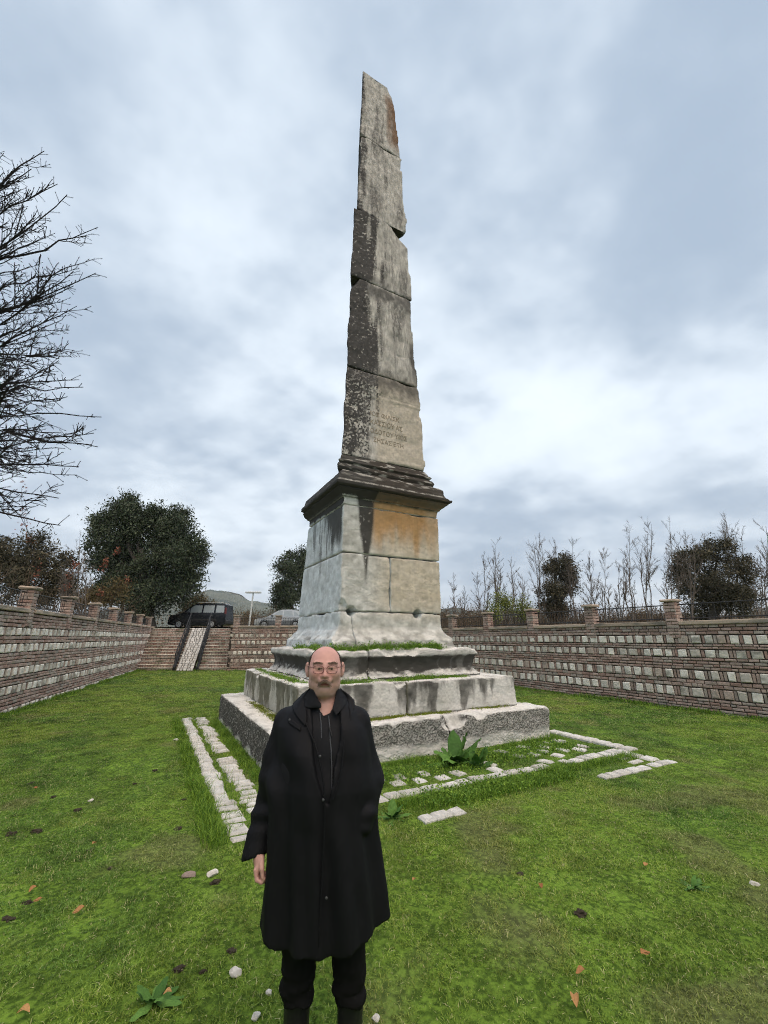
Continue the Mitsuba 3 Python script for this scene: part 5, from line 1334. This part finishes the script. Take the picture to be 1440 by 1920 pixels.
def man_head_parts():
    for s in (-1, 1):
        e = trimesh.creation.icosphere(subdivisions=3, radius=.0115)
        c = hd(s * .032, -.0868, .0090)
        ek = put(f'{MAN}__eye', (np.array(e.vertices) + c, e.faces), 'mat_eye', True)
        i = trimesh.creation.icosphere(subdivisions=2, radius=.0066)
        put(f'{ek}__iris', (np.array(i.vertices) * [1, .45, 1] + hd(s * .032, -.0975, .0095), i.faces), 'mat_iris', True)
        put(f'{MAN}__eyelash', tubes([(np.array([hd(s * (.017 + .030 * t), -.1035 + .008 * t * t * 1.5, .0118 + .003 * math.sin(math.pi * t) - .0015 * t) for t in np.linspace(0, 1, 7)]), .0013)], 5), 'mat_hair')
        r = rng_(400 + s)
        br = []
        for t in np.linspace(0, 1, 60):
            p = hd(s * (.012 + .045 * t), -.105 + .018 * t**1.6, .036 + .006 * math.sin(t * 2.6) - .004 * t) + r.normal(size=3) * [.001, .0006, .0022]
            br.append((np.array([p, p + [s * .009, -.001, .002 * r.normal()]]), np.array([.0012, .0006])))
        put(f'{MAN}__eyebrow', tubes(br, 4), 'mat_moustache')
    r = rng_(403)
    m = []
    for _ in range(210):
        t = r.uniform(-1, 1)
        x = .031 * t
        zt = -.0415 - .009 * abs(t)**1.5 - .003 * r.random()
        p = hd(x, -.1165 + .016 * t * t, zt)
        q = hd(x * 1.16, -.1195 + .020 * t * t, zt - .010 - .012 * abs(t)**1.4 - .003 * r.random())
        m.append((np.array([p, (p + q) / 2 + [0, -.0025, 0], q]), np.array([.0011, .0011, .0005])))
    put(f'{MAN}__moustache', tubes(m, 3), 'mat_moustache')
    # cropped hair round the sides and back of the skull
    n = 12000
    u = r.uniform(-math.pi, math.pi, n); w = r.uniform(-.45, .93, n)
    ang = np.abs(u)                        # 0 = the face, pi = the back
    keep = (ang > 1.25) & (w < .42 + .55 * np.clip((ang - 1.35) / .5, 0, 1)) & (w > -.55 + .25 * (ang < 1.75))
    keep &= (w < .93) & ~((ang > 1.4) & (ang < 1.85) & (w < .16))
    u, w = u[keep], w[keep]
    cw = np.sqrt(1 - w**2)
    loc = np.c_[np.sin(u) * cw, -np.cos(u) * cw, w]
    P = np.array([hd(a * .0835, .012 + b * .104, .022 + c * .094) for a, b, c in loc])
    N = loc / np.linalg.norm(loc, axis=1, keepdims=True)
    D = N * .0062 + np.c_[0 * u, .002 * np.ones_like(u), -.0045 * np.ones_like(u)] + r.normal(size=P.shape) * .0012
    put(f'{MAN}__hair', tubes([(np.array([p - n_ * .001, p + n_ * .0016, p + d]), np.array([.0013, .0011, .0006])) for p, d, n_ in zip(P, D, N)], 3), 'mat_hair')
    # glasses
    g = f'{MAN}__glasses'
    fr = []
    for s in (-1, 1):
        a = np.linspace(0, 2 * np.pi, 29)
        ex = 3.0
        x = s * .034 + .026 * np.sign(np.cos(a)) * np.abs(np.cos(a))**(2 / ex)
        z = .006 + .0185 * np.sign(np.sin(a)) * np.abs(np.sin(a))**(2 / ex)
        loop = np.array([hd(p, -.1175 + .10 * max(abs(p) - .02, 0)**1.0 * .35, q) for p, q in zip(x, z)])
        fr.append((loop, .0017))
        top = loop[(z > .006)]
        fr.append((np.array([hd(s * .060, -.1125, .017), hd(s * .078, -.098, .018), hd(s * .090, -.04, .017), hd(s * .091, .006, .018)]), .0017))
        pl = Polygon(np.c_[x, z])
        m = trimesh.creation.triangulate_polygon(pl, engine='earcut')
        put(f'{g}__lens', (np.array([hd(p, -.117 + .10 * max(abs(p) - .02, 0) * .35, q) for p, q in m[0]]), m[1]), 'mat_lens')
    fr.append((np.array([hd(-.0085, -.118, .013), hd(0, -.1205, .0155), hd(.0085, -.118, .013)]), .0018))
    scene[g] = mikit.ply(outward(tubes(fr, 6)), 'mat_frame', smooth=True)
man_head_parts()

def axis_loft(prof, z):
    Z = [p[0] for p in prof]
    return [np.interp(z, Z, [p[i] for p in prof]) for i in (1, 2, 3, 4)]
COATP = [(.40, -.272, 2.385, .286, .215), (.55, -.274, 2.38, .278, .212), (.75, -.283, 2.375, .264, .205), (.95, -.297, 2.37, .252, .198), (1.10, -.305, 2.365, .247, .197), (1.25, -.312, 2.37, .240, .178), (1.36, -.318, 2.38, .228, .150), (1.42, -.318, 2.385, .195, .125), (1.455, -.318, 2.388, .145, .105), (1.49, -.318, 2.385, .098, .092), (1.52, -.318, 2.385, .09, .086)]

def cone(X, Y, Z, prof, shrink=0.0, fold=None):
    cx, cy, w, d = axis_loft(prof, Z)
    w, d = w - shrink, d - shrink
    e = 2.4
    th = np.arctan2(Y - cy, X - cx)
    q = (np.abs((X - cx) / w)**e + np.abs((Y - cy) / d)**e)**(1 / e)
    r = (q - 1) * np.minimum(w, d)
    if fold is not None: r = r + fold(th, Z)
    return r

def smin(a, b, k):
    h = np.clip(.5 + .5 * (b - a) / k, 0, 1)
    return b * (1 - h) + a * h - k * h * (1 - h)
def seg(X, Y, Z, a, b, ra, rb):
    a, b = np.array(a), np.array(b); e = b - a
    t = np.clip(((X - a[0]) * e[0] + (Y - a[1]) * e[1] + (Z - a[2]) * e[2]) / (e @ e), 0, 1)
    return np.sqrt((X - a[0] - e[0] * t)**2 + (Y - a[1] - e[1] * t)**2 + (Z - a[2] - e[2] * t)**2) - ra - (rb - ra) * t

def coat():
    h = .0085
    xs, ys, zs = np.arange(-.74, .10, h), np.arange(2.05, 2.72, h), np.arange(.36, 1.53, h)
    X, Y, Z = [a.astype(np.float32) for a in np.meshgrid(xs, ys, zs, indexing='ij')]
    def folds(th, z):
        k = np.clip((1.28 - z) / .6, 0, 1)
        return -k * (.015 * np.sin(th * 7 + 2.6 * z + .6 * np.sin(5 * z)) + .009 * np.sin(th * 13 + 1 + 3 * z)) - .004 * np.sin(z * 26 + th * 3) * np.clip((z - .95) / .2, 0, 1)
    body = cone(X, Y, Z, COATP, 0, folds)
    p = np.stack([X, Y, Z], -1)
    arm = seg(X, Y, Z, (-.496, 2.385, 1.362), (-.562, 2.395, 1.08), .075, .067)
    arm = smin(arm, seg(X, Y, Z, (-.562, 2.395, 1.08), (-.598, 2.315, .80), .067, .062), .05)
    ar2 = seg(X, Y, Z, (-.146, 2.385, 1.362), (-.088, 2.41, 1.13), .077, .071)
    ar2 = smin(ar2, seg(X, Y, Z, (-.088, 2.41, 1.13), (-.106, 2.28, .965), .071, .060), .05)
    wr = .0045 * np.sin(Z * 48 + X * 22 + Y * 9) * np.exp(-((Z - 1.09) / .10)**2) + .005 * np.sin(Z * 75 + Y * 30) * np.clip((Z - .86) / .1, 0, 1) * np.exp(-((Z - .95) / .12)**2)
    d = smin(body, np.minimum(arm, ar2) + wr, .009)
    m = np.abs(d) < .05
    d[m] += .015 * (meshkit.fbm(p[m] * [10, 10, 4.5], 3, 77) - .5) + .014 * np.sin((p[m, 0] + .3) * 26 + p[m, 2] * 9 + 3 * meshkit.noise(p[m] * 5, 78)) * np.exp(-((p[m, 2] - 1.12) / .16)**2)
    # hem: the cloth ends along a tilted edge and is hollow inside; the front edges part below
    hem = .515 + .26 * np.clip(X + .17, 0, .3) + .045 * np.clip((-.44 - X) / .12, 0, 1) - .10 * np.clip(Y - 2.38, 0, .2) - .006 * np.sin((X + .3) * 22)
    inner = cone(X, Y, Z, COATP, .032, folds)
    notarm = (arm > .012)
    d = np.where(notarm, np.maximum(d, hem - Z), d)
    d = np.where(notarm & (Z < .74), np.maximum(d, -inner), d)
    # the sleeve's mouth
    ax = np.array([-.019, -.09, -.30]); ax = ax / np.linalg.norm(ax)
    along = (X + .597) * ax[0] + (Y - 2.315) * ax[1] + (Z - .82) * ax[2]
    near = arm < .03
    d = np.where(near & (Z < .95), np.maximum(d, along - .012 + .35 * (X + .597)), d)
    tube = seg(X, Y, Z, (-.594, 2.325, .86), (-.600, 2.300, .72), .040, .046)
    d = np.maximum(d, -np.where(Z < .86, tube, 1.0))
    # neck opening and the gap between the fronts, showing the jacket
    wid = np.interp(Z, [1.0, 1.08, 1.16, 1.30, 1.40, 1.46, 1.50], [-.03, .012, .036, .064, .070, .074, .08])
    cx = np.interp(Z, [1.0, 1.2, 1.4, 1.5], [-.262, -.270, -.288, -.31])
    edge = .005 * np.sin(Z * 22)
    gap = np.maximum(np.abs(X - cx + edge) - wid, Y - 2.34)
    skin = cone(X, Y, Z, COATP, .03)
    d = np.maximum(d, -np.where(Z > 1.0, np.maximum(gap, -(skin)), 1.0))
    hole = np.sqrt(((X + .318) / .082)**2 + ((Y - 2.385) / .082)**2) - 1
    d = np.maximum(d, -np.where(Z > 1.44, hole * .08, 1.0))
    cr = np.sqrt(((X + .318) / 1.08)**2 + (Y - 2.385)**2)
    stand = np.maximum(np.maximum(np.abs(cr - .103) - .007, Z - 1.500 - .12 * (Y - 2.385)), 1.40 - Z)
    stand = np.maximum(stand, -np.maximum(np.abs(X + .300) - .066, Y - 2.36))
    d = smin(d, stand, .012)
    # overlap of the fronts below: a ridge where one front lies on the other
    return put(f'{MAN}__coat', nets(xs, ys, zs, d), 'mat_coat', True, label='long black coat, worn open at the chest')
CK = coat()

def sheet(pts, r=.0035, cuts=(10, 6)):
    """A soft cloth patch with thickness through a grid of control points (n, m, 3)."""
    P = np.asarray(pts, float)
    from scipy.ndimage import zoom
    n, m = cuts
    Q = np.stack([zoom(P[..., i], (n / P.shape[0], m / P.shape[1]), order=min(2, min(P.shape[:2]) - 1), mode='nearest', grid_mode=False) for i in range(3)], -1)
    gu, gv = np.gradient(Q, axis=0), np.gradient(Q, axis=1)
    N = np.cross(gu, gv); N /= np.linalg.norm(N, axis=-1, keepdims=True) + 1e-12
    T, Bm = (Q + N * r).reshape(-1, 3), (Q - N * r).reshape(-1, 3)
    i = (np.arange(n - 1)[:, None] * m + np.arange(m - 1)[None]).ravel()
    f = np.vstack([np.c_[i, i + m, i + m + 1], np.c_[i, i + m + 1, i + 1]])
    edge = list(range(m)) + [k * m + m - 1 for k in range(1, n)] + [(n - 1) * m + k for k in range(m - 2, -1, -1)] + [k * m for k in range(n - 2, 0, -1)]
    e = np.array(edge); e2 = np.roll(e, -1); K = len(T)
    return np.vstack([T, Bm]), np.vstack([f, f[:, ::-1] + K, np.c_[e, e2, e2 + K], np.c_[e, e2 + K, e + K]])

def clothes():
    h = .009
    xs, ys, zs = np.arange(-.60, -.02, h), np.arange(2.1, 2.62, h), np.arange(.9, 1.56, h)
    X, Y, Z = np.meshgrid(xs, ys, zs, indexing='ij')
    d = cone(X, Y, Z, COATP, .024) + .004 * np.sin(Z * 30 + X * 12)
    d = np.maximum(d, .93 - Z)
    vn = np.abs(X + .292) - np.interp(Z, [1.38, 1.40, 1.46, 1.5], [-.02, .004, .045, .07])
    d = np.maximum(d, -np.maximum(vn, Y - 2.36))
    d = np.maximum(d, -np.where(Z > 1.44, (np.sqrt(((X + .318) / .075)**2 + ((Y - 2.385) / .075)**2) - 1) * .075, 1))
    cr = np.sqrt(((X + .318) / 1.06)**2 + (Y - 2.385)**2)
    stand = np.maximum(np.maximum(np.abs(cr - .087) - .008, Z - 1.512 - .12 * (Y - 2.385)), 1.38 - Z)
    stand = np.maximum(stand, -np.maximum(vn, Y - 2.36))
    d = smin(d, stand, .01)
    jk = put(f'{MAN}__jacket', nets(xs, ys, zs, d), 'mat_jacket', True, label='charcoal zipped jacket under the coat')
    def fy(x, z, off):                    # the front of the torso
        cx, cy, w, dd = axis_loft(COATP, z)
        return cy - (dd + off) * max(1 - abs((x - cx) / w)**2.4, 0)**(1 / 2.4)
    def on(px, py, off):                  # a point of the chest under pixel (px, py)
        Y0 = 2.2
        for _ in range(12):
            p = at(px, py, Y0); Y0 = fy(p[0], p[2], off)
        return at(px, py, Y0)
    put(f'{jk}__zip', tubes([(np.array([on(x, y, -.020) for x, y in ((616, 1342), (618, 1360), (619, 1385), (621, 1410), (622, 1440), (622, 1475), (621, 1500))]), .0028)], 5), 'mat_zip')
    put(f'{jk}__zip_pull', tubes([(np.array([on(x, y, -.012) for x, y in ((617, 1362), (620, 1373), (622, 1380))]), np.array([.003, .004, .0035]))], 5), 'mat_iron')
    put(f'{jk}__chest_pocket_zip', tubes([(np.array([on(x, y, -.021) for x, y in ((600, 1337), (602, 1358), (603, 1384))]), .0026)], 5), 'mat_zip')
    # shirt inside the collar
    S = Sdf(np.arange(-.43, -.2, .006), np.arange(2.24, 2.5, .006), np.arange(1.36, 1.53, .006))
    S.cap((-.316, 2.395, 1.36), (-.316, 2.388, 1.49), .105, .080, .02, sq=(1, .92, 1))
    X, Y, Z = np.meshgrid(*S.ax, indexing='ij')
    S.V = np.maximum(S.V, -np.maximum(np.abs(X + .291) - np.interp(Z, [1.425, 1.44, 1.5], [-.02, .004, .05]), Y - 2.36))
    S.V = np.maximum(S.V, Z - 1.495 - .25 * (Y - 2.38))
    put(f'{MAN}__shirt', S.mesh(), 'mat_shirt', True)
    # jacket collar wings and coat collar
    for nm, bs, rows in (('collar', 'mat_jacket', [[(587, 1290, .02), (593, 1304, .012), (601, 1320, .005)], [(574, 1302, .022), (584, 1316, .012), (602, 1327, .004)], [(571, 1325, .004), (582, 1328, .003), (596, 1326, .002)]]),
                         ('collar', 'mat_jacket', [[(633, 1290, .02), (629, 1306, .012), (623, 1330, .004)], [(645, 1298, .022), (638, 1314, .012), (627, 1336, .003)], [(652, 1312, .006), (644, 1326, .004), (630, 1342, .002)]])):
        put(f'{jk}__{nm}', sheet([[on(x, y, o) for x, y, o in row] for row in rows], .003, (9, 9)), bs, True)
    for rows in ([[(583, 1290, .018), (566, 1304, .010), (550, 1320, .004)], [(572, 1308, .014), (560, 1324, .009), (552, 1336, .004)], [(574, 1330, .008), (575, 1348, .006), (572, 1362, .003)]],
                 [[(637, 1290, .018), (652, 1302, .010), (664, 1314, .004)], [(648, 1306, .014), (658, 1318, .009), (664, 1328, .004)], [(656, 1326, .008), (657, 1340, .006), (656, 1352, .003)]]):
        put(f'{CK}__collar', sheet([[on(x, y, o) for x, y, o in row] for row in rows], .004, (9, 9)), 'mat_coat', True)
    # the coat front's edge, pocket flap, seams and studs
    put(f'{CK}__front_edge', tubes([(np.array([on(x, y, .004) for x, y in ((572, 1350), (580, 1372), (590, 1392), (596, 1415), (602, 1440), (607, 1470), (609, 1510), (608, 1560), (604, 1640), (600, 1720), (598, 1775))]), .0042)], 6), 'mat_coat', True)
    put(f'{CK}__front_edge', tubes([(np.array([on(x, y, .003) for x, y in ((652, 1350), (646, 1380), (644, 1410), (641, 1440), (634, 1470), (624, 1500))]), .004)], 6), 'mat_coat', True)
    put(f'{CK}__pocket_flap', sheet([[on(x, y, .006) for x, y in row] for row in [[(540, 1345), (552, 1352), (564, 1362)], [(541, 1356), (552, 1364), (563, 1371)]]], .003, (5, 8)), 'mat_coat', True)
    for x, y in ((543, 1350), (600, 1418), (606, 1500), (612, 1684)):
        b = trimesh.creation.icosphere(subdivisions=2, radius=.006)
        put(f'{CK}__stud', (np.array(b.vertices) * [1, .5, 1] + on(x, y, .008), b.faces), 'mat_zip', True)
    # trousers, bunched over the boots
    h = .008
    xs, ys, zs = np.arange(-.52, .0, h), np.arange(2.18, 2.55, h), np.arange(.20, .92, h)
    X, Y, Z = np.meshgrid(xs, ys, zs, indexing='ij')
    L = seg(X, Y, Z, (-.355, 2.375, .88), (-.374, 2.345, .52), .105, .082)
    L = smin(L, seg(X, Y, Z, (-.374, 2.345, .52), (-.380, 2.355, .30), .078, .071), .03)
    R = seg(X, Y, Z, (-.195, 2.375, .88), (-.162, 2.345, .52), .105, .080)
    R = smin(R, seg(X, Y, Z, (-.162, 2.345, .52), (-.150, 2.355, .30), .077, .070), .03)
    bun = .05 * (meshkit.fbm(np.stack([X * 9, Y * 9, Z * 22], -1), 3, 91) - .5) * np.exp(-((Z - .31) / .10)**2) + .02 * (meshkit.fbm(np.stack([X * 8, Y * 8, Z * 12], -1), 2, 92) - .5)
    d = np.minimum(L, R) - bun
    d = np.maximum(d, .262 - Z + .02 * np.sin(X * 30))
    put(f'{MAN}__trousers', nets(xs, ys, zs, d), 'mat_trousers', True)
    for ax_, in ((-.380,), (-.148,)):
        S = Sdf(np.arange(ax_ - .09, ax_ + .09, .006), np.arange(2.08, 2.50, .006), np.arange(-.02, .34, .006))
        S.cap((ax_, 2.365, .30), (ax_, 2.375, .10), .058, .052, .02)
        S.cap((ax_, 2.40, .055), (ax_, 2.18, .040), .050, .046, .03)
        S.cap((ax_, 2.36, .12), (ax_, 2.22, .05), .05, .04, .03)
        S.V = np.maximum(S.V, .004 - np.meshgrid(*S.ax, indexing='ij')[2])
        bk = put(f'{MAN}__boot', S.mesh(), 'mat_boot', True)
        lac = [(np.array([[ax_ - .022, 2.30 - .035 * q, .155 - .028 * q + .03], [ax_, 2.285 - .035 * q, .16 - .028 * q + .035], [ax_ + .022, 2.30 - .035 * q, .155 - .028 * q + .03]]), .003) for q in range(4)]
        put(f'{bk}__laces', tubes(lac, 4), 'mat_zip')
clothes()
